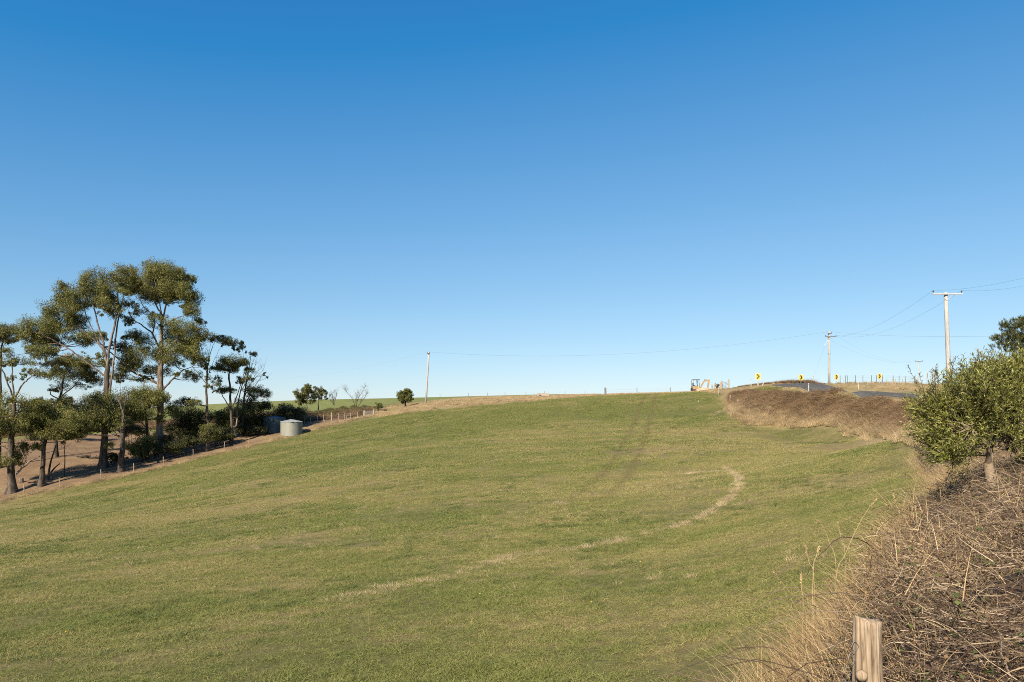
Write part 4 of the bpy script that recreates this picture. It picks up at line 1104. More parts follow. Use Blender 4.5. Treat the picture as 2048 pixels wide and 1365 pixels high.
# ------------------------------------------------------------------ water tanks
M_TANK = plain('cream_tank_steel', (0.25, 0.25, 0.205), .5, var=.05, scale=1.5, spec=.4)
M_TANKD = plain('shade_dark_tank_steel', (0.042, 0.075, 0.092), .5, var=.08, scale=1.5, spec=.4)  # tank steel darkened so its colour carries the tree shade
M_TROOF = plain('tank_roof_steel', (0.27, 0.28, 0.27), .45, var=.06, scale=2, spec=.4)
M_PIPE = plain('dark_pipe', (0.05, 0.05, 0.05), .6)
def tank(label, px, D, r, h, mat, roof):
    g = at(px, D) + Vector((0, 0, -.15))
    o = thing('water_tank', label, 'water tank', g, 0, 'water tanks')
    prof = [(r, 0)]
    n = 30
    for i in range(n * 4 + 1):
        z = h * i / (n * 4); prof.append((r + .02 * math.sin(i / 4 * 2 * math.pi), z + .001))
    m = MB(); m.lathe(prof, 48); m.build('wall', mat, o, True)
    m = MB(); m.lathe([(r + .06, h - .02), (r + .06, h + .05), (r * .6, h + .24), (.35, h + .36), (.33, h + .42), (.05, h + .44)], 48); m.build('roof', roof, o)
    m = MB()
    for k in range(16):
        a = 2 * math.pi * k / 16; m.tube([((r + .05) * math.cos(a), (r + .05) * math.sin(a), h + .06), (.36 * math.cos(a), .36 * math.sin(a), h + .38)], .018, 4)
    m.build('roof_ribs', roof, o)
    m = MB(); m.box((.3 * r, -r * .95, h + .04), (.55, .3, .07)); m.build('inlet_hatch', roof, o)
    m = MB(); m.tube([(r * .8, -r * .68, .25), (r * .8 + .2, -r * .78, .25), (r * .8 + .25, -r * .8, -.05)], .04, 8); m.build('outlet_pipe', M_PIPE, o)
tank('cream corrugated water tank with a low conical roof in full sun', 583, 114.5, 1.76, 2.35, M_TANK, M_TROOF)
tank('water tank in tree shade, shade also put into its dark colour, behind the cream tank', 549, 119.5, 1.85, 2.5, M_TANKD, M_TANKD)

# ------------------------------------------------------------------ fences
M_POSTW = plain('weathered_post_timber', (0.33, 0.265, 0.19), .9, var=.2, scale=8, stretch=(3, 3, .6))
M_POSTG = plain('grey_post_timber', (0.17, 0.145, 0.125), .9, var=.2, scale=8, stretch=(3, 3, .6))
M_STEEL = plain('dark_star_post', (0.07, 0.075, 0.08), .6, var=.1)
M_WIRE = plain('fence_wire', (0.22, 0.22, 0.22), .5, metal=.6, var=.05)
M_CABLE = plain('overhead_cable', (0.035, 0.04, 0.05), .6, var=.05)
def fence(label, feet, hts, rad, mat, wires=(.35, .7, 1.05), tilt=.04, square=False, wire_r=.008):
    c = feet[0]
    o = thing('fence', label, 'fence', c)
    for i, f in enumerate(feet):
        h = hts[i] if isinstance(hts, (list, tuple)) else hts; r = rad[i] if isinstance(rad, (list, tuple)) else rad
        m = MB(); t = Vector((rng.normal() * tilt, rng.normal() * tilt, 0)); f0 = f - c
        m.tube([f0 + Vector((0, 0, -.3)), f0 + t * .5 + Vector((0, 0, h * .5)), f0 + t + Vector((0, 0, h)), f0 + t + Vector((0, 0, h + .02))], [r, r * .97, r * .92, r * .6], 4 if square else 8)
        m.build('post', mat, o)
    for w in wires:
        m = MB(); m.tube([f - c + Vector((0, 0, w)) for f in feet], wire_r, 3, False); m.build('wire', M_WIRE, o)
    return o
fence('wire fence with slim grey posts along the paddock edge in front of the gum trees', rays(FENCE_PX), 1.15, .055, M_POSTW)
cr2 = lambda cx, cy: ray(500 + cx / 5.12, 680 + cy / 5.12)
fence('row of pale timber posts climbing from the cream tank to the gate', [cr2(*p) for p in [(560,858),(620,856),(690,850),(757,835),(836,828),(905,822),(967,818),(1031,812),(1102,806),(1163,786)]], [1.2,1.2,1.25,1.2,1.5,1.25,1.25,1.2,1.2,1.0], [.06]*4 + [.11] + [.06]*5, M_POSTW)
fence('short leaning posts along the paddock edge below the pale row', [cr2(*p) for p in [(320,985),(518,930),(768,868),(920,856),(985,846)]], [.9,1.2,.8,.6,1.1], .06, M_POSTW, wires=(.4, .75))
fence('thin distant fence along the far paddock skyline', [at(p, 343) for p in (880, 937, 975, 1010, 1052, 1089, 1130, 1170)], 1.6, .09, M_POSTG, wires=(.6, 1.1), wire_r=.012)
fence('crest fence with one thick timber strainer', [at(1211, 136), at(1274, 137), at(1341, 138)], [1.35, 1.25, 1.1], [.2, .06, .06], M_POSTG, wires=(.5, .9))
cr4 = lambda x: 1600 + x * .2198
fence('dark steel-post wire fence along the skyline beyond the bend', [at(cr4(x), 127) for x in (365, 412, 430, 505, 572, 650, 695, 750, 848, 900, 960, 1040)], 1.45, .045, M_STEEL, wires=(.4, .75, 1.1, 1.35), wire_r=.011)
fence('pale timber posts on the slope inside the bend', [at(cr4(x), 113) for x in (480, 615, 745, 795, 838, 865, 935, 1000, 1075)], [.7, .9, 1.1, 1.3, 1.3, 1.3, 1.2, 1.2, 1.5], .06, M_POSTW, wires=(.5, .9))
fence('two weathered posts at the head of the bramble bank', [at(1460, 99), at(1476, 94), at(1437, 107)], [1.25, 1.0, 1.2], .075, M_POSTW, wires=(.4, .8))

# gate by the hedge and gate at the crest
M_GATE = plain('galvanised_gate', (0.36, 0.37, 0.38), .5, metal=.4, var=.08)
def gate(label, a, b, h, nb, post_h, post_r, pm):
    o = thing('farm_gate', label, 'gate', a); d = b - a
    for k in range(nb):
        z = .2 + (h - .2) * k / (nb - 1); m = MB(); m.tube([Vector((0, 0, z)) + d * .04, d * .96 + Vector((0, 0, z))], .028, 6); m.build('rail', M_GATE, o)
    for t in (.04, .5, .96):
        m = MB(); m.tube([d * t + Vector((0, 0, .17)), d * t + Vector((0, 0, h + .03))], .026, 6); m.build('upright', M_GATE, o)
    for t in (-.02, 1.02):
        m = MB(); m.tube([d * t + Vector((0, 0, -.3)), d * t + Vector((0, 0, post_h * .6)), d * t + Vector((0, 0, post_h)), d * t + Vector((0, 0, post_h + .04))], [post_r, post_r, post_r * .94, post_r * .5], 8); m.build('gate_post', pm, o)
gate('metal farm gate between timber posts below the leafless shrub', at(729, 133), at(747.5, 132), .95, 5, 1.2, .13, M_POSTW)
gate('pale farm gate on the crest between the digger and the bramble bank', at(1444, 121), at(1457, 116), 1.1, 5, 1.5, .13, M_POSTW)
fence('weathered posts of the yard beside the digger', [at(1424, 128), at(1429, 127), at(1441, 124)], [1.3, 1.4, 1.5], [.12, .1, .12], M_POSTW, wires=(.5, .95))
shrub('crest_shrub', 'small dead-looking shrub among the yard posts by the digger', at(1434, 127), [(1433, 772, 5, 4), (1438, 771, 4, 4), (1435, 777, 6, 4)], guide((1434, YH - F * at(1434, 127).z / 127), 127, 1.0), leaf=M_BRAMBLE, density=300, L=.16, W=.06)
shrub('crest_shrub', 'small green bush beside the leafless shrub by the gate', at(757, 140), [(755, 809, 6, 4), (762, 811, 5, 4), (758, 814, 7, 3)], guide((757, YH - F * at(757, 140).z / 140), 140, 1.0), leaf=M_SHRUB, density=360)

# trough
M_CONC = plain('pale_concrete', (0.34, 0.295, 0.24), .9, var=.14, scale=4, bump=.3)
g = at(1086, 133); m = MB(); o = thing('water_trough', 'long pale concrete water trough on the crest of the paddock', 'trough', g, .06)
m = MB()
for s in (-1, 1):
    m.box((0, s * .42, .42), (2.3, .12, .62)); m.box((s * 1.09, 0, .42), (.12, .716, .62))
m.build('basin', M_CONC, o)
m = MB(); m.box((0, 0, .05), (2.0, .7, .3)); m.build('plinth', M_CONC, o)
m = MB(); m.box((-.6, -.55, .2), (.34, .2, .4)); m.build('float_box', M_BARKD, o)

# ------------------------------------------------------------------ power poles and wires
M_POLE = plain('weathered_pole_timber', (0.37, 0.355, 0.33), .9, var=.14, scale=5, stretch=(3, 3, .35))
M_ARM = plain('grey_crossarm', (0.42, 0.42, 0.41), .8, var=.1)
M_ARMD = plain('dark_crossarm', (0.13, 0.12, 0.11), .8, var=.1)
M_INS = plain('porcelain', (0.10, 0.075, 0.06), .25, var=.05)
M_WHITE = plain('white_painted_metal', (0.44, 0.42, 0.39), .55, var=.08)
def power_pole(label, foot, top, r, arms, band=None):
    """top: lean vector and height; arms: (height fraction, half length, direction angle, material)"""
    o = thing('power_pole', label, 'power pole', foot)
    t = Vector(top); m = MB()
    m.tube([Vector((0, 0, -.5)), t * .33, t * .66, t, t + Vector((0, 0, .03))], [r, r * .92, r * .84, r * .76, r * .5], 12); m.build('pole', M_POLE, o, True)
    ends = []
    for (fz, hl, ang, mat, off) in arms:
        c = t * fz + Vector((0, -r - .04, 0)); d = Vector((math.cos(ang), math.sin(ang), 0))
        m = MB(); m.box(c + d * off, (hl * 2, .10, .11), Matrix.Rotation(ang, 3, 'Z')); m.build('crossarm', mat, o)
        if hl > .7:
            for s in (-1, 1):
                m = MB(); m.tube([c + d * s * .55 - Vector((0, 0, .02)), t * fz - Vector((0, r * .8, .55))], .018, 4); m.build('brace', mat, o)
        for s in (-1, 1):
            p = c + d * (off + s * (hl - .08)) + Vector((0, 0, .055))
            m = MB(); m.lathe([(.02, 0), (.02, .10), (.06, .11), (.05, .15), (.065, .17), (.045, .23), (.01, .25)], 10, p); m.build('insulator', M_INS, o, True)
            ends.append(foot + p + Vector((0, 0, .24)))
    if band:
        m = MB(); m.tube([t * band, t * (band + .028)], r * 1.06, 12); m.build('tag_band', M_GATE, o)
    return o, ends
gA = at(1899.5, 58); hA = (840 - 586) / F * 58 - gA.z
_, eA = power_pole('tallest power pole with a wide T crossarm, rising behind the leafy bush', gA, (-.36, 0, hA), .19, [(.985, 1.28, 0.0, M_ARM, 0)])
gB = at(1658, 121); hB = (840 - 664) / F * 121 - gB.z
_, eB = power_pole('power pole with two dark crossarms standing on the crest at the bend', gB, (0, 0, hB), .2, [(.965, .42, .3, M_ARMD, 0), (.905, 1.05, .1, M_ARMD, .2)], band=.56)
m = MB(); o = bpy.data.objects['power_pole.001']
m.tube([Vector((-.3, -.2, hB * .84)), Vector((-.95, -.3, hB * .72))], .05, 6); m.build('guy_guard', M_WHITE, o)
gC = at(1837, 190); hC = (840 - 722) / F * 190 - gC.z
_, eC = power_pole('distant dark power pole seen past the bend, shortest of the poles', gC, (0, 0, hC), .17, [(.98, 1.1, 0.0, M_ARMD, 0)])
gL = at(851.5, 136); hL = (840 - 705) / F * 136 - gL.z
_, eL = power_pole('lone leaning power pole on the crest by the round tree', gL, (.62, 0, hL), .2, [(.975, .3, .5, M_ARMD, 0)])
def wire(label, a, b, sag, r=.016, n=24):
    a = Vector(a); b = Vector(b); m = MB()
    r *= .6
    pts = [(b - a) * (i / n) - Vector((0, 0, 4 * sag * (i / n) * (1 - i / n))) for i in range(n + 1)]
    m.tube(pts, r, 4, False)
    return tag(m.build('overhead_wire', M_CABLE, None, False, a), label, 'overhead wire', 'overhead power lines')
def px3(px, py, D): return Vector(P(px, py, D))
wire('upper of the two wires leaving the tall T pole out of the photo', eA[0], px3(2160, 526, 34), .35, .007)
wire('lower of the two wires leaving the tall T pole out of the photo', eA[1], px3(2160, 545, 36), .35, .007)
wire('upper wire sagging from the tall T pole down to the bend pole', eA[0], eB[2], 1.5, .011)
wire('lower wire sagging from the tall T pole down to the bend pole', eA[1], eB[3], 1.7, .011)
wire('long wire from the bend pole across the sky to the lone leaning pole', eB[0], eL[1], 2.2, .012, 60)
wire('near level wire from the bend pole passing in front of the pine', eB[1], px3(2140, 668, 60), .5, .010)
wire('wire sagging from the bend pole to the distant pole, upper one', eB[3], eC[0], 2.0, .010)
wire('wire sagging from the bend pole to the distant pole, lower one', eB[2] - Vector((0, 0, .5)), eC[1], 2.2, .010)
wire('guy wire slanting from the bend pole to the ground', gB + Vector((-.95, -.3, hB * .72)), at(1622, 119), .05, .010)
wire('faint wire from the lone leaning pole toward the gum trees', eL[0], px3(330, 762, 112), 2.0, .005, 60)

# ------------------------------------------------------------------ curve signs and guide posts
M_YEL = plain('yellow_sign_face', (0.66, 0.42, 0.03), .4, var=.04, spec=.5)
M_BLK = plain('black_sign_print', (0.02, 0.02, 0.022), .5, var=.05)
M_BORD = plain('sign_border', (0.50, 0.44, 0.32), .5, var=.05)
M_SPOST = plain('sign_post_steel', (0.45, 0.42, 0.37), .5, metal=.3, var=.06)
def chevron(label, px, D, yc, rot, w=.74, h=.92, postr=.035, pm=None):
    g = at(px, D); zc = (840 - yc) / F * D - g.z
    o = thing('chevron_sign', label, 'road sign', g, rot, 'curve signs around the bend')
    m = MB(); m.box((0, 0, zc), (w, .03, h)); m.build('panel', M_BORD, o)
    m = MB(); m.box((0, -.018, zc), (w - .07, .008, h - .07)); m.build('sign_face', M_YEL, o)
    a, b = w * .30, h * .37; t = w * .32
    pts = [(-a, b), (-a + t, b), (a, 0), (-a + t, -b), (-a, -b), (a - t, 0)]
    m = MB(); m.prism([(x + .0, zc + z) for x, z in pts], -.006, -.0235); m.build('chevron', M_BLK, o)
    m = MB(); m.tube([(0, .05, -.4), (0, .05, zc + h * .4)], postr, 8); m.build('post', pm or M_SPOST, o)
chevron('largest yellow chevron sign at the head of the bramble bank beside two white posts', 1516, 110, 753.5, -.05, .84, 1.0, .09, M_WHITE)
chevron('yellow chevron sign in front of the skyline scrub, second along the bend', 1602, 118.5, 755.5, .06, .8, .98)
chevron('yellow chevron sign just past the bend power pole', 1673, 122.5, 754.5, .2, .78, .95)
chevron('yellow chevron sign against the steel-post fence, fourth along the bend', 1759, 124, 753, .2, .78, .95)
chevron('narrow edge-turned chevron sign beside the bush, last along the bend', 1854, 123.5, 751.5, .85, .78, .95)
M_RED = plain('red_reflector', (0.35, 0.03, 0.02), .3, var=.02)
def guide_post(label, px, D, h, lean=0.0, marks=False):
    g = at(px, D); o = thing('guide_post', label, 'guide post', g, .15, 'white roadside guide posts'); o.rotation_euler[1] = lean
    m = MB(); m.prism([(-.055, -.3), (.055, -.3), (.055, h - .03), (.035, h), (-.055, h)], .035, -.0175); m.build('post', M_WHITE, o)
    m = MB(); m.box((0, -.021, h - .2), (.045, .008, .11)); m.build('reflector', M_RED, o)
    if marks:
        for z in (.3, .5, .72): m = MB(); m.box((.01, -.020, z), (.11, .006, .06)); m.build('scuff_band', M_POSTG, o)
guide_post('upright white guide post next to the largest chevron sign', 1502, 108, 1.3)
guide_post('white guide post knocked over at an angle by the largest chevron sign', 1524, 105, 1.0, .42)
guide_post('white guide post on the near verge against the dark road', 1617, 88, 1.1)
guide_post('white guide post on the far side of the lower road', 1716.5, 87, 1.0, -.04)
guide_post('tall scuffed white guide post leaning at the edge of the leafy bush', 1844, 60.5, 1.12, -.12, True)
guide_post('small white guide post just past the third chevron sign', 1688, 121, .9)
guide_post('small white guide post on top of the skyline scrub', 1627, 122, 1.5)

# rocks, soil heap
M_ROCK = plain('pale_rock', (0.50, 0.42, 0.33), .9, var=.15, scale=3, bump=.5)
M_SOIL = plain('dug_soil', (0.46, 0.34, 0.22), .95, var=.2, scale=2.5, bump=.6)
def rock(name, label, cat, foot, size, mat, seed, seg=(14, 9)):
    r_ = np.random.default_rng(seed); v = []; f = []; nu, nv = seg
    off = r_.random(3) * 20
    for j in range(nv + 1):
        for i in range(nu):
            th = math.pi * j / nv; ph = 2 * math.pi * i / nu
            d = np.array([math.sin(th) * math.cos(ph), math.sin(th) * math.sin(ph), math.cos(th)])
            k = .72 + .55 * float(vnoise(np.array([d[0] * 2 + d[2] + off[0] + 9]), np.array([d[1] * 2 - d[2] + off[1] + 9]), .8)[0])
            v.append(tuple(d * k * np.array(size)))
    for j in range(nv):
        for i in range(nu): f.append((j * nu + i, (j + 1) * nu + i, (j + 1) * nu + (i + 1) % nu, j * nu + (i + 1) % nu))
    m = MB(); m.add(v, f); return tag(m.build(name, mat, None, False, foot), label, cat)
rock('rock', 'flat pale rock lying on the road verge above the brambles', 'rock', at(1577, 88.5) + Vector((0, 0, .22)), (.55, .4, .22), M_ROCK, 3)
rock('soil_heap', 'low heap of pale dug soil under the digger arm', 'soil heap', at(1411, 131) + Vector((0, 0, .05)), (1.9, 1.0, .62), M_SOIL, 5, (22, 12))
rock('soil_heap', 'spill of pale soil trailing from the digger toward the yard posts', 'soil heap', at(1424, 129.5) + Vector((0, 0, .0)), (1.6, .9, .42), M_SOIL, 8, (22, 12))
rock('rock', 'brown boulder at the foot of the soil heap', 'rock', at(1419, 129.5) + Vector((0, -.9, .25)), (.5, .3, .25), M_BARKD, 9)
rock('rock', 'tiny white stone lying alone on the upper pasture', 'rock', ray(1397, 805) + Vector((0, 0, .1)), (.11, .09, .07), M_ROCK, 11)

# ------------------------------------------------------------------ mini excavator
M_EXO = plain('faded_orange_paint', (0.34, 0.22, 0.11), .6, var=.14, scale=3)
M_EXB = plain('dark_machine_steel', (0.035, 0.045, 0.052), .5, var=.1)
M_RUB = plain('rubber_track', (0.03, 0.03, 0.03), .9, var=.1)
def excavator():
    D = 132.0; g = at(1391.5, D)
    o = thing('excavator', 'small orange excavator with open canopy digging on the crest', 'excavator', g, .05)
    for s in (-1, 1):
        m = MB(); pts = []
        for k in range(9): a = math.pi / 2 + math.pi * k / 8; pts.append((-.62 + .22 * math.cos(a), .22 + .22 * math.sin(a)))
        for k in range(9): a = -math.pi / 2 + math.pi * k / 8; pts.append((.62 + .22 * math.cos(a), .22 + .22 * math.sin(a)))
        m.prism(pts, .26, s * .52 - .13); tr = m.build('track', M_RUB, o)
        for x in (-.62, -.2, .2, .62):
            m = MB(); m.lathe([(.15, 0), (.15, .04), (.05, .05)], 12)
            w = m.build('track_wheel', M_EXB, tr); w.location = (x, s * .52 + (-.135 if s < 0 else .135), .22); w.rotation_euler = (math.pi / 2 * (1 if s < 0 else -1), 0, 0)
    m = MB(); m.box((0, 0, .34), (.9, .8, .2)); m.build('undercarriage', M_EXB, o)
    m = MB(); m.box((1.0, 0, .2), (.08, 1.3, .34)); m.build('dozer_blade', M_EXO, o)
    m = MB(); m.prism([(-.75, .5), (.55, .5), (.75, .62), (.45, .95), (-.1, 1.15), (-.75, 1.12)], 1.1, -.55); m.build('body', M_EXO, o)
    m = MB(); m.prism([(-.86, .42), (-.5, .42), (-.5, .8), (-.86, .8)], 1.0, -.5); m.build('counterweight', M_EXB, o)
    m = MB(); m.box((-.35, -.05, 1.22), (.4, .45, .14)); m.box((-.56, -.05, 1.48), (.12, .45, .5)); m.build('seat', M_EXB, o)
    m = MB(); m.box((-.02, -.1, 2.36), (1.35, 1.05, .08)); m.build('canopy_roof', M_EXB, o)
    for (x0, x1, y) in ((-.72, -.66, -.5), (-.72, -.66, .45), (.66, .42, -.5), (.66, .42, .45), (.1, -.02, -.5)):
        m = MB(); m.tube([(x0, y, 1.0 if x0 < .6 else .62), (x1, y, 2.34)], .04, 6); m.build('canopy_post', M_EXB, o)
    m = MB(); m.tube([(.3, 0, 1.05), (.34, 0, 1.4)], .03, 6); m.build('control_lever', M_EXB, o)
    m = MB(); m.prism([(.72, .55), (.95, .55), (1.35, 1.35), (1.75, 2.0), (2.55, 2.2), (2.6, 2.35), (1.65, 2.3), (1.1, 1.45)], .2, -.1); m.build('boom', M_EXO, o)
    m = MB(); m.prism([(2.35, 2.4), (2.72, 2.42), (2.7, 1.9), (2.42, .75), (2.24, .75), (2.38, 1.9)], .18, -.09 + .001); m.build('dipper_arm', M_EXO, o)
    m = MB(); m.tube([(1.3, 0, 1.6), (1.75, -.0, 2.42), (2.3, 0, 2.42)], .045, 6); m.build('hydraulic_ram', M_EXB, o)
    m = MB(); m.prism([(2.2, .78), (2.5, .72), (2.45, .35), (2.2, .12), (1.85, .2), (1.95, .35), (2.15, .45)], .5, -.25); m.build('bucket', M_EXB, o)
    m = MB(); m.box((.32, -.556, .82), (.24, .01, .2)); m.build('panel_decal', M_YEL, o)
excavator()

# ------------------------------------------------------------------ leafy bush by the lane fence
M_BUSHL = leafmat('wattle_leaves', [(0, (0.11, 0.125, 0.026)), (.5, (0.225, 0.238, 0.052)), (.85, (0.35, 0.345, 0.09)), (1, (0.46, 0.41, 0.14))], .3, rough=.45, worldscale=2.5, spec=.4)
M_BUSHP = leafmat('pale_shoot_leaves', [(0, (0.17, 0.16, 0.07)), (.5, (0.27, 0.23, 0.12)), (1, (0.40, 0.32, 0.2))], .3, worldscale=3)
M_BUSHB = bark_mat('bush_bark', (0.13, 0.095, 0.065), (0.31, 0.24, 0.165), .35, .6)
def bush():
    D = 10.5; g = at(1980, D); by = YH - F * g.z / D; k = guide((1980, by), D, 1.0)
    root = thing('bush', 'rounded olive green bush with a short pale trunk beside the brambles', 'bush', g)
    wood = Bulk(); br = Bulk(); lv = Bulk(); tw = Bulk(); pl = Bulk()
    def w(u, v, y=0.0): a = k(u, v); return np.array([a[0], y, a[1]])
    wood.tube(catmull([w(1982, by + 20), w(1982, 965), w(1979, 945), w(1976, 925)], 5), np.linspace(.085, .062, 16), 9)
    forks = []
    for pts, r0 in (([(1976,928,0),(1968,912,-.1),(1950,890,-.25),(1915,855,-.3)], .05), ([(1978,926,0),(1990,908,.1),(1998,890,.15),(2010,850,.2)], .05), ([(1977,925,0),(1978,905,.0),(1972,870,.1),(1965,820,.15)], .035),
                    ([(1996,895,.1),(2015,870,0),(2045,830,-.1)], .03)):
        c = catmull([w(*p) for p in pts], 6); br.tube(c, np.linspace(r0, r0 * .12, len(c)), 7); forks += list(c[4:])
    forks = np.array(forks)
    lobes = [(1908,835,50,44),(1884,868,32,38),(1940,800,62,46),(1990,775,52,44),(2035,785,50,52),(1925,862,58,46),(1985,835,70,56),(2060,830,70,70),(1890,900,32,24),(1920,902,38,20),(1900,912,26,14),(2045,915,32,16),(1935,880,30,24),
             (2045,885,50,34),(2090,880,60,50),(1880,822,30,32),(2030,752,28,22),(2075,775,50,46),(1965,765,36,30)]
    for (u, v, ru, rv) in lobes:
        c = w(u, v, rng.normal() * .12); o2 = w(u + ru, v + rv); rx, rz = abs(o2[0] - w(u, v)[0]), abs(o2[2] - w(u, v)[2])
        n = max(8, int(340 * rx * (rz + .1) * 3.14))
        q = unit(rng.normal(size=(n, 3))) * (rng.random((n, 1)) ** .4) * np.array([rx, max(rx, .35), rz]) + c
        for p in q:
            out = p - np.array([w(1980, 860)[0], 0, w(1980, 860)[2]])
            ax = unit(out * .8 + np.array([0, 0, .55]) + rng.normal(size=3) * .35)
            L_ = .16 + .2 * rng.random(); m = int(16 + 14 * rng.random())
            t = rng.random(m)[:, None]
            bend = rng.normal(size=3) * .06
            base = p + ax * L_ * t + bend * t * t
            d = unit(ax * .8 + unit(rng.normal(size=(m, 3))) * .75)
            Ls = .045 + .04 * rng.random(m)
            lv.cards(base + d * Ls[:, None] * .45, d, Ls, .009 + .005 * rng.random(m))
            if rng.random() < .25: tw.tube([p - ax * .1, p + ax * L_ * .5, p + ax * L_ + bend], [.005, .004, .002], 3)
        for _ in range(6):
            e = c + (rng.random(3) - .5) * np.array([rx, rx, rz]); j = int(np.argmin(np.linalg.norm(forks - e, axis=1)))
            br.tube(bez(forks[j], e, (0, 0, -.05), 6, .015), np.linspace(.014, .005, 6), 4)
    # upright sprays along the top
    for _ in range(95):
        u0 = rng.uniform(1875, 2075); v0 = np.interp(u0, [1875, 1910, 1950, 1990, 2030, 2075], [800, 785, 762, 748, 742, 740]) + rng.normal() * 6
        a = w(u0, v0, rng.normal() * .25); b = a + np.array([rng.normal() * .07, rng.normal() * .06, .12 + .2 * rng.random()])
        q = bez(a, b, (rng.normal() * .02, 0, 0), 5); tw.tube(q, np.linspace(.004, .0015, 5), 3); m = 22
        t = rng.random(m); p = np.stack([np.interp(t, np.linspace(0, 1, 5), q[:, i]) for i in range(3)], 1)
        d = unit(unit(b - a) + rng.normal(size=(m, 3)) * .4); Ls = .045 + .04 * rng.random(m); lv.cards(p + d * Ls[:, None] * .5, d, Ls, .010)
    # sparse pale shoots above the crown
    for (u0, v0, u1, v1, m) in [(1888,770,1885,728,30),(1900,770,1905,715,40),(1912,768,1895,735,26),(1960,760,1935,705,26),(1965,765,1968,700,46),(1985,755,1985,712,46),(1975,752,1995,705,40),(1998,750,2010,720,40),
                                (1905,760,1885,740,26),(1918,770,1920,735,30),(1870,790,1880,748,22),(1950,765,1948,725,26),(2010,748,2020,722,30),(1992,745,1978,722,36),(1865,800,1858,762,18),(1930,772,1925,748,22),(1862,830,1806,732,26),(1860,822,1818,748,22),(1864,812,1846,748,26),(1868,806,1872,738,26),(1862,815,1832,756,20),(1866,812,1858,748,20)]:
        a = w(u0, v0, rng.normal() * .15); b = w(u1, v1, rng.normal() * .2)
        q = bez(a, b, (0, 0, .02), 8, .006); tw.tube(q, np.linspace(.005, .002, 8), 3)
        t = .25 + .75 * rng.random(m); p = np.stack([np.interp(t, np.linspace(0, 1, 8), q[:, i]) for i in range(3)], 1)
        d = unit(unit(b - a) * .8 + rng.normal(size=(m, 3)) * .5); Ls = .04 + .035 * rng.random(m)
        pl.cards(p + d * Ls[:, None] * .5, d, Ls, .012)
    wood.build('trunk', M_BUSHB, root, True); br.build('branches', M_BUSHB, root, True)['kind'] = 'stuff'; tw.build('twigs', M_BARKD, root)['kind'] = 'stuff'
    lv.build('foliage', M_BUSHL, root); pl.build('pale_shoots', M_BUSHP, root)['kind'] = 'stuff'
    return root
bush()
# ------------------------------------------------------------------ bramble thicket beside the camera
M_CANE = leafmat('bramble_canes', [(0, (0.05, 0.03, 0.019)), (.5, (0.125, 0.083, 0.052)), (.8, (0.26, 0.19, 0.12)), (1, (0.50, 0.39, 0.26))], 0, rough=.6)
M_DEAD = leafmat('dead_bramble_leaves', [(0, (0.042, 0.024, 0.013)), (.5, (0.105, 0.063, 0.033)), (1, (0.26, 0.17, 0.092))], .2, worldscale=1.6)
M_GLEAF = leafmat('green_bramble_leaves', [(0, (0.04, 0.055, 0.016)), (.6, (0.09, 0.115, 0.03)), (1, (0.19, 0.20, 0.05))], .25)
M_STRAW = leafmat('foreground_straw', [(0, (0.25, 0.165, 0.078)), (.5, (0.45, 0.32, 0.165)), (1, (0.66, 0.51, 0.30))], .25, worldscale=1.2)
M_UNDER = plain('thicket_shade_underlayer', (0.05, 0.032, 0.019), .95, var=.3, scale=9, bump=.6)  # dark tone puts the deep shade behind canes and leaves into colour
TL = catmull([(1.4, 2.6), (1.72, 4.0), (2.25, 5.4), (2.9, 6.7), (4.45, 9), (7.6, 13), (10.3, 16.3), (13.2, 21.5), (20.5, 35)], 10)     # foot of the thicket on the paddock side
def thick_in(x, y):
    """metres inside the thicket, measured across it"""
    return (x - np.interp(y, TL[:, 1], TL[:, 0])) * .84
def thick_h(x, y):
    d = thick_in(x, y)
    h = np.clip(d / .75, 0, 1) ** .7 * (.30 + .85 * vnoise(x, y, .75) + .45 * vnoise(x + 7, y, .3))
    h = h * np.interp(y, [2.2, 3.0, 4.0, 5.0, 7.4, 8.4, 9.4, 11, 14, 30], [.35, .6, .95, 1.3, 1.35, .85, .5, .45, .8, .7])
    h = h * np.interp(d, [0, 2.2, 3.5, 6], [1, 1, .75, .5])
    # clear round the timber post
    return h * (1 - .3 * np.exp(-((x - 1.94) ** 2 + (y - 3.6) ** 2) / .18))
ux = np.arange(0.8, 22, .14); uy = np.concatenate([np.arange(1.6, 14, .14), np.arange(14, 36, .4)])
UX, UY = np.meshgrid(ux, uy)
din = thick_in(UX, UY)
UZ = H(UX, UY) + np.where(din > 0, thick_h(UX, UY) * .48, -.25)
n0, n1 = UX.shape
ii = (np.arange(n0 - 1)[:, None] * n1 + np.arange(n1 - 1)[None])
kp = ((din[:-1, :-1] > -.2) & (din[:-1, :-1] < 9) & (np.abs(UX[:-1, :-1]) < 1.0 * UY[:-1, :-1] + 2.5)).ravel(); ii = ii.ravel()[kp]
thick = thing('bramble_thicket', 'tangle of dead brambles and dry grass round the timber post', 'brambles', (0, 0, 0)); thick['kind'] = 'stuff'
me = np_mesh('shade_underlayer', np.stack([UX, UY, UZ], -1).reshape(-1, 3), [np.stack([ii, ii + 1, ii + n1 + 1, ii + n1], -1)], mats=[M_UNDER], smooth=True)  # raised sheet added inside the thicket to close its gaps with darkness
link('shade_underlayer', me, thick)['kind'] = 'stuff'
def tpoints(n, y0=2.3, y1=22.0, depth=7.0, lift=(.5, 1.0)):
    y = y0 * (y1 / y0) ** (rng.random(n) ** .9); x = np.interp(y, TL[:, 1], TL[:, 0]) + rng.random(n) ** 1.3 * depth / .84 * np.clip(y / 6, .35, 1.0)
    k = (x < .86 * y + .4); x, y = x[k], y[k]
    z = H(x, y) + thick_h(x, y) * (lift[0] + (lift[1] - lift[0]) * rng.random(len(x)))
    return np.c_[x, y, z]
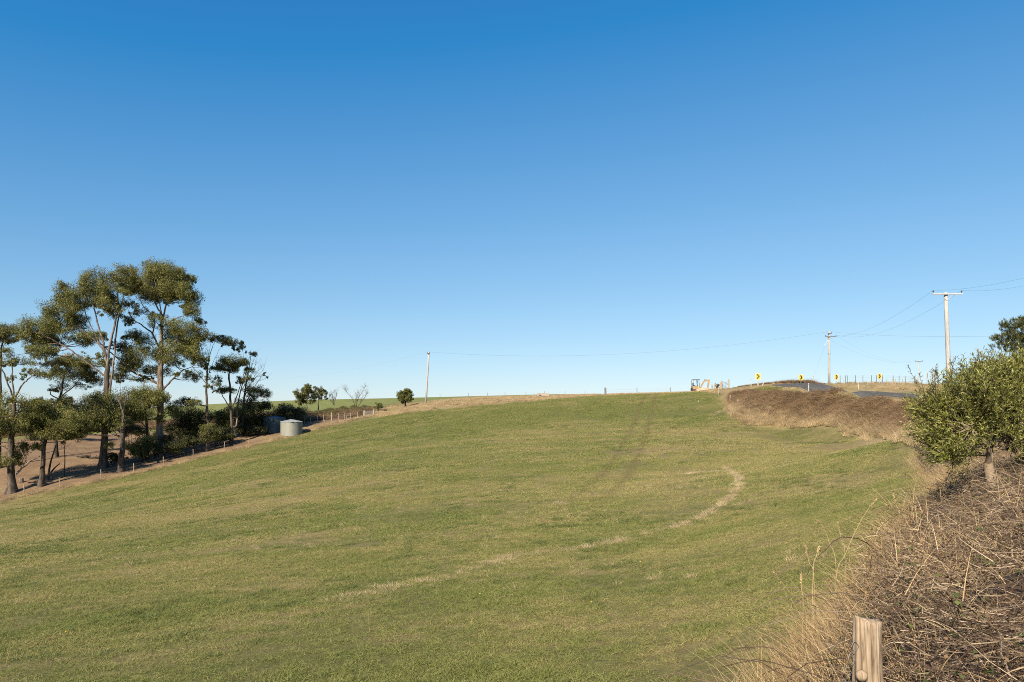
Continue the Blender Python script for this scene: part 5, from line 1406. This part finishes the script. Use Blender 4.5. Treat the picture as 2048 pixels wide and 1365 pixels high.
dark = lambda p: vnoise(p[:, 0] + 3.3, p[:, 1] + 1.1, 1.5)                       # >.5 : leafy bramble, <.5 : straw
# dead leaves
b = Bulk(); p = tpoints(90000, lift=(.45, 1.0)); p = p[rng.random(len(p)) < np.clip(dark(p) * 1.5 - .1, .25, 1)]
n = len(p); sz = .008 + .016 * rng.random(n) ** 1.5; b.cards(p, rng.normal(size=(n, 3)), sz * 1.3, sz)
b.build('dead_leaves', M_DEAD, thick)['kind'] = 'stuff'
# fine twigs
b = Bulk(); p = tpoints(80000, lift=(.4, 1.0)); n = len(p)
d = np.c_[rng.normal(size=(n, 2)), .35 * rng.normal(size=n) + .15]; b.blades(p, d, rng.normal(size=(n, 3)) * .25, .07 + .2 * rng.random(n), .0035 + .002 * rng.random(n), seg=2)
b.build('twigs', M_CANE, thick)['kind'] = 'stuff'
# dry grass, leaning with the slope
b = Bulk(); p = tpoints(85000, lift=(.35, .9)); p = p[rng.random(len(p)) < np.clip(1.35 - dark(p) * 1.95, .12, 1)]; n = len(p)
ln = vnoise(p[:, 0], p[:, 1], 1.1) * 6.28
d = np.c_[np.cos(ln) * .6 + rng.normal(size=n) * .45 + .25, np.sin(ln) * .5 + rng.normal(size=n) * .45 - .1, .75 + .2 * rng.random(n)]
b.blades(p, d, np.c_[d[:, :2] * .5, -.45 * rng.random(n)], .14 + .34 * rng.random(n) ** 1.6, .0035 + .0025 * rng.random(n), seg=3)
b.build('dry_grass', M_STRAW, thick)['kind'] = 'stuff'
# straw along the paddock foot
b = Bulk(); m_ = 11000; i = rng.integers(8, 78, m_); t = TL[i] + rng.normal(size=(m_, 2)) * .12; off = rng.normal(size=m_) * .3 + .12
x = t[:, 0] + off; y = t[:, 1]; p = np.c_[x, y, H(x, y) - .02 + np.maximum(thick_h(x, y), 0) * .4]
d = np.c_[rng.normal(size=(m_, 2)) * .28 + np.array([-.12, 0]), np.ones(m_)]
b.blades(p, d, np.c_[d[:, :2] * .6, -.3 * rng.random(m_)], (.25 + .5 * rng.random(m_) ** 1.5) * np.clip(y / 5, .55, 1), .0045, seg=3)
b.build('edge_grass', M_STRAW, thick)['kind'] = 'stuff'
# arching canes
b = Bulk(); p = tpoints(950, y1=16, lift=(.3, .8))
for q in p:
    a = rng.random() * 6.28; L_ = .5 + .9 * rng.random(); e = q + np.array([math.cos(a) * L_, math.sin(a) * L_ * .8, rng.normal() * .12])
    e[2] = min(e[2], H(np.array([e[0]]), np.array([e[1]]))[0] + 1.05)
    c = bez(q, e, (0, 0, .22 + .25 * rng.random()), 9, .012); r0 = .0028 + .003 * rng.random()
    b.tube(c, np.linspace(r0, r0 * .5, 9), 5, r=.75 * rng.random())
b.build('canes', M_CANE, thick)['kind'] = 'stuff'
# green leaves in threes
b = Bulk(); p = tpoints(1500, lift=(.75, 1.08)); p = p[rng.random(len(p)) < np.clip(dark(p) * 1.6 - .2, .1, 1)]
for q in p:
    a = rng.random() * 6.28; up = np.array([rng.normal() * .5, rng.normal() * .5 - .3, 1.0]); s = .016 + .016 * rng.random(); r = rng.random() * .75
    for k in (-1, 0, 1):
        dd = np.array([math.cos(a + k * 1.15), math.sin(a + k * 1.15), rng.normal() * .3]); dd /= np.linalg.norm(dd)
        b.cards((q + dd * s * .8)[None], dd[None], s * 1.6, s * 1.15, r=np.array([min(1, r + .2 * rng.random())]), up=up[None])
b.build('green_leaves', M_GLEAF, thick)['kind'] = 'stuff'

# tall seeding stalks over the edge of the thicket
def stalk(label, pts, D, heads, group=None):
    w = [np.array(P(u, v, D + dd)) for (u, v, dd) in pts]
    base = w[0]; gz = float(H(np.array([base[0]]), np.array([base[1]]))[0])
    w = [np.array([base[0] - .02, base[1], gz - .05])] + w
    c = catmull(w, 7); f = Vector(c[0])
    o = thing('grass_stalk', label, 'grass stalk', f, 0, group)
    m = Bulk(); m.tube(c - c[0], np.linspace(.0032, .0014, len(c)), 5, r=.7); m.build('stem', M_STRAW, o)
    if heads:
        h = Bulk(); n = 70; t = 1 - heads * rng.random(n); j = np.interp(t, [0, 1], [0, len(c) - 1])
        p_ = np.stack([np.interp(j, np.arange(len(c)), (c - c[0])[:, i]) for i in range(3)], 1)
        d = unit((c[-1] - c[-4])[None] / np.linalg.norm(c[-1] - c[-4]) + rng.normal(size=(n, 3)) * .3)
        h.cards(p_ + d * .008 + rng.normal(size=(n, 3)) * .0035, d, .022, .0045, r=.6 + .4 * rng.random(n)); h.build('seed_head', M_STRAW, o)
stalk('longest dry grass stalk arching high over the pasture from the thicket edge', [(1672,1160,0),(1690,1110,.1),(1712,1060,.15),(1735,1020,.2),(1752,1000,.2)], 6.4, .16)
GS = 'thin seeding stalks along the thicket edge'
for lab, pts, D in (('straight bare stalk slanting over the pasture away from the thicket', [(1612,1230,0),(1580,1185,-.1),(1543,1142,-.2)], 5.9),
                    ('seeding stalk with a drooping head below the longest stalk', [(1672,1140,0),(1658,1085,.1),(1645,1052,.1),(1634,1041,.1)], 6.5),
                    ('short upright seeding stalk near the slanting stalk', [(1628,1165,0),(1618,1125,.1),(1611,1093,.1)], 6.2),
                    ('fine double-headed stalk close to the short upright one', [(1626,1150,0),(1632,1115,0),(1638,1094,.0)], 6.2),
                    ('seeding stalk reaching toward the bend of the longest stalk', [(1690,1120,0),(1682,1080,.1),(1675,1045,.1)], 6.6),
                    ('upright pale stalk on the ridge of the thicket', [(1800,1040,0),(1794,1015,.1),(1786,987,.1)], 9.0),
                    ('pale bent stalk on the ridge beside the upright one', [(1822,1020,0),(1815,995,.1),(1806,982,.2)], 9.6),
                    ('low stalk near the timber post with a thin head', [(1606,1215,0),(1603,1180,0),(1602,1147,0)], 5.6)):
    stalk(lab, pts, D, .22, GS)

M_PETAL = plain('yellow_petals', (0.75, 0.55, 0.03), .6, var=.05)
for (u, v, lab) in ((960, 1202, 'lower of the two yellow flowers in mid pasture below the pale grass line'), (1183, 1221, 'yellow flower alone in the grass toward the brambles'), (975, 1165, 'upper of the two yellow flowers in mid pasture below the pale grass line'), (132, 1277, 'single yellow flower near the bottom corner away from the post'), (1281, 1135, 'yellow flower below the curved arc of bleached grass')):
    g = ray(u, v); o = thing('yellow_flower', 'tiny ' + lab, 'flower', g, 0, 'yellow flowers scattered in the pasture')
    m = MB(); m.tube([(0, 0, -.02), (.005, 0, .07), (.0, 0, .125)], .002, 4); m.build('stem', M_TUSS, o)
    m = MB(); m.lathe([(.006, .12), (.016, .132), (.017, .138), (.004, .14)], 10); m.build('petals', M_PETAL, o)
for (u, v, h, lab) in ((720 / 5.12 + 600, 1268, .30, 'thin upright straw stalk alone in the lower pasture'), (1125, 1210, .26, 'thin straw stalk just beside the lone yellow flower'), (1163, 1100, .2, 'short straw stalk at the end of the pale grass line'), (10, 1335, .3, 'thin straw stalk in the bottom corner of the pasture'), (1310, 1060, .22, 'thin straw stalk under the curved arc of bleached grass'), (1540, 1100, .24, 'thin straw stalk in the green pasture near the bramble edge')):
    g = ray(u, v); o = thing('lone_stalk', lab, 'grass stalk', g, 0, 'lone stalks in the open pasture')
    b = Bulk(); q = bez((0, 0, -.03), (rng.normal() * .04, rng.normal() * .03, h), (rng.normal() * .02, 0, 0), 6); b.tube(q, np.linspace(.0035, .002, 6), 4, r=.8); b.build('stem', M_STRAW, o)

# ------------------------------------------------------------------ timber post and rail end beside the camera
def post_mat():
    m, nt, out = newmat('split_grey_timber'); L = nt.links
    tc = nd(nt, 'ShaderNodeTexCoord'); mp = nd(nt, 'ShaderNodeMapping'); mp.inputs['Scale'].default_value = (22, 22, 1.6); L.new(tc.outputs['Object'], mp.inputs['Vector'])
    n = nd(nt, 'ShaderNodeTexNoise', Scale=2.2, Detail=8.0, Roughness=.65, Distortion=.4); L.new(mp.outputs[0], n.inputs['Vector'])
    n2 = nd(nt, 'ShaderNodeTexNoise', Scale=5.0, Detail=4.0); L.new(tc.outputs['Object'], n2.inputs['Vector'])
    r = ramp(nt, [(.3, (.09, .063, .042)), (.43, (.25, .185, .125)), (.6, (.41, .325, .23)), (.8, (.53, .44, .33))]); L.new(n.outputs['Fac'], r.inputs[0])
    r2 = ramp(nt, [(.35, (.8, .76, .7)), (.6, (1.1, 1.08, 1.05))], True); L.new(n2.outputs['Fac'], r2.inputs[0])
    col = mixc(nt, 1.0, r.outputs[0], r2.outputs[0], 'MULTIPLY')
    b = nd(nt, 'ShaderNodeBsdfPrincipled', Roughness=.85); b.inputs['Specular IOR Level'].default_value = .2; L.new(col, b.inputs['Base Color'])
    bp = nd(nt, 'ShaderNodeBump', Strength=.9, Distance=.006); L.new(n.outputs['Fac'], bp.inputs['Height']); L.new(bp.outputs[0], b.inputs['Normal'])
    L.new(b.outputs[0], out.inputs['Surface']); return m
M_TIMB = post_mat()
def timber_post():
    D = 3.7; g = at(1738, D); top = (840 - 1240) / F * D - g.z
    o = thing('timber_post', 'weathered split timber fence post standing in the brambles', 'fence post', g)
    seg, rows = 72, 30; v = []; f = []
    for j in range(rows + 1):
        t = j / rows; z = -.3 + (top + .3) * t
        for i in range(seg):
            a = 2 * math.pi * i / seg
            rr = .070 + .006 * math.sin(3 * a + .6 + .5 * t) + .004 * math.sin(7 * a + 2 + t)
            for ca, cd, cw in ((4.1, .016, .10), (4.75, .012, .07), (5.3, .014, .08), (3.6, .012, .08), (0.9, .014, .1), (2.4, .014, .1)):
                rr -= cd * (.35 + .65 * t) * math.exp(-((a - ca - .12 * math.sin(6 * t + ca)) / cw) ** 2)
            flare = 1 + .16 * (1 - t) ** 1.5
            knot = .012 * math.exp(-((t - .62) / .08) ** 2) * max(0, math.cos(a + 1.0))
            x = math.cos(a) * (rr * flare + knot) - .012 * t; y = math.sin(a) * (rr * .85 * flare)
            zt = z + (.007 * math.sin(2 * a + 1.2) - .010 * math.cos(a) + .005 * math.sin(9 * a) + .004 * math.sin(17 * a) if j == rows else 0)
            v.append((x, y, zt))
    for j in range(rows):
        for i in range(seg): f.append((j * seg + i, j * seg + (i + 1) % seg, (j + 1) * seg + (i + 1) % seg, (j + 1) * seg + i))
    cidx = len(v); v.append((-.012, 0, top + .005))
    for i in range(seg): f.append((rows * seg + i, rows * seg + (i + 1) % seg, cidx))
    m = MB(); m.add(v, f); m.build('post', M_TIMB, o, True)
    m = MB(); m.lathe([(.02, -.01), (.03, .01), (.028, .03), (.012, .045)], 10, (-.066, -.05, top - .30)); m.build('stub', M_TIMB, o, True)
    m = MB()
    for k in range(5):
        for s in (-1, 1):
            x = -.09 - .02 * k
            m.tube([(x, -.02, top - .1 - .07 * k), (x + s * .02, -.03, top - .135 - .07 * k), (x, -.02, top - .17 - .07 * k)], .0016, 4, False)
    m.build('wire_netting', M_WIRE, o)
timber_post()
def rail_end():
    D = 3.35; g = at(1712, D); top = (840 - 1374) / F * D - g.z
    o = thing('log_post', 'rounded top of a thick log post in front of the timber post', 'fence post', g)
    m = MB(); m.lathe([(.10, -.3), (.098, top - .05), (.094, top - .02), (.08, top - .003), (.03, top), (.002, top + .001)], 28); m.build('log', plain('smooth_log_timber', (.27, .19, .115), .8, var=.15, scale=5, stretch=(1, 1, .3)), o, True)
rail_end()
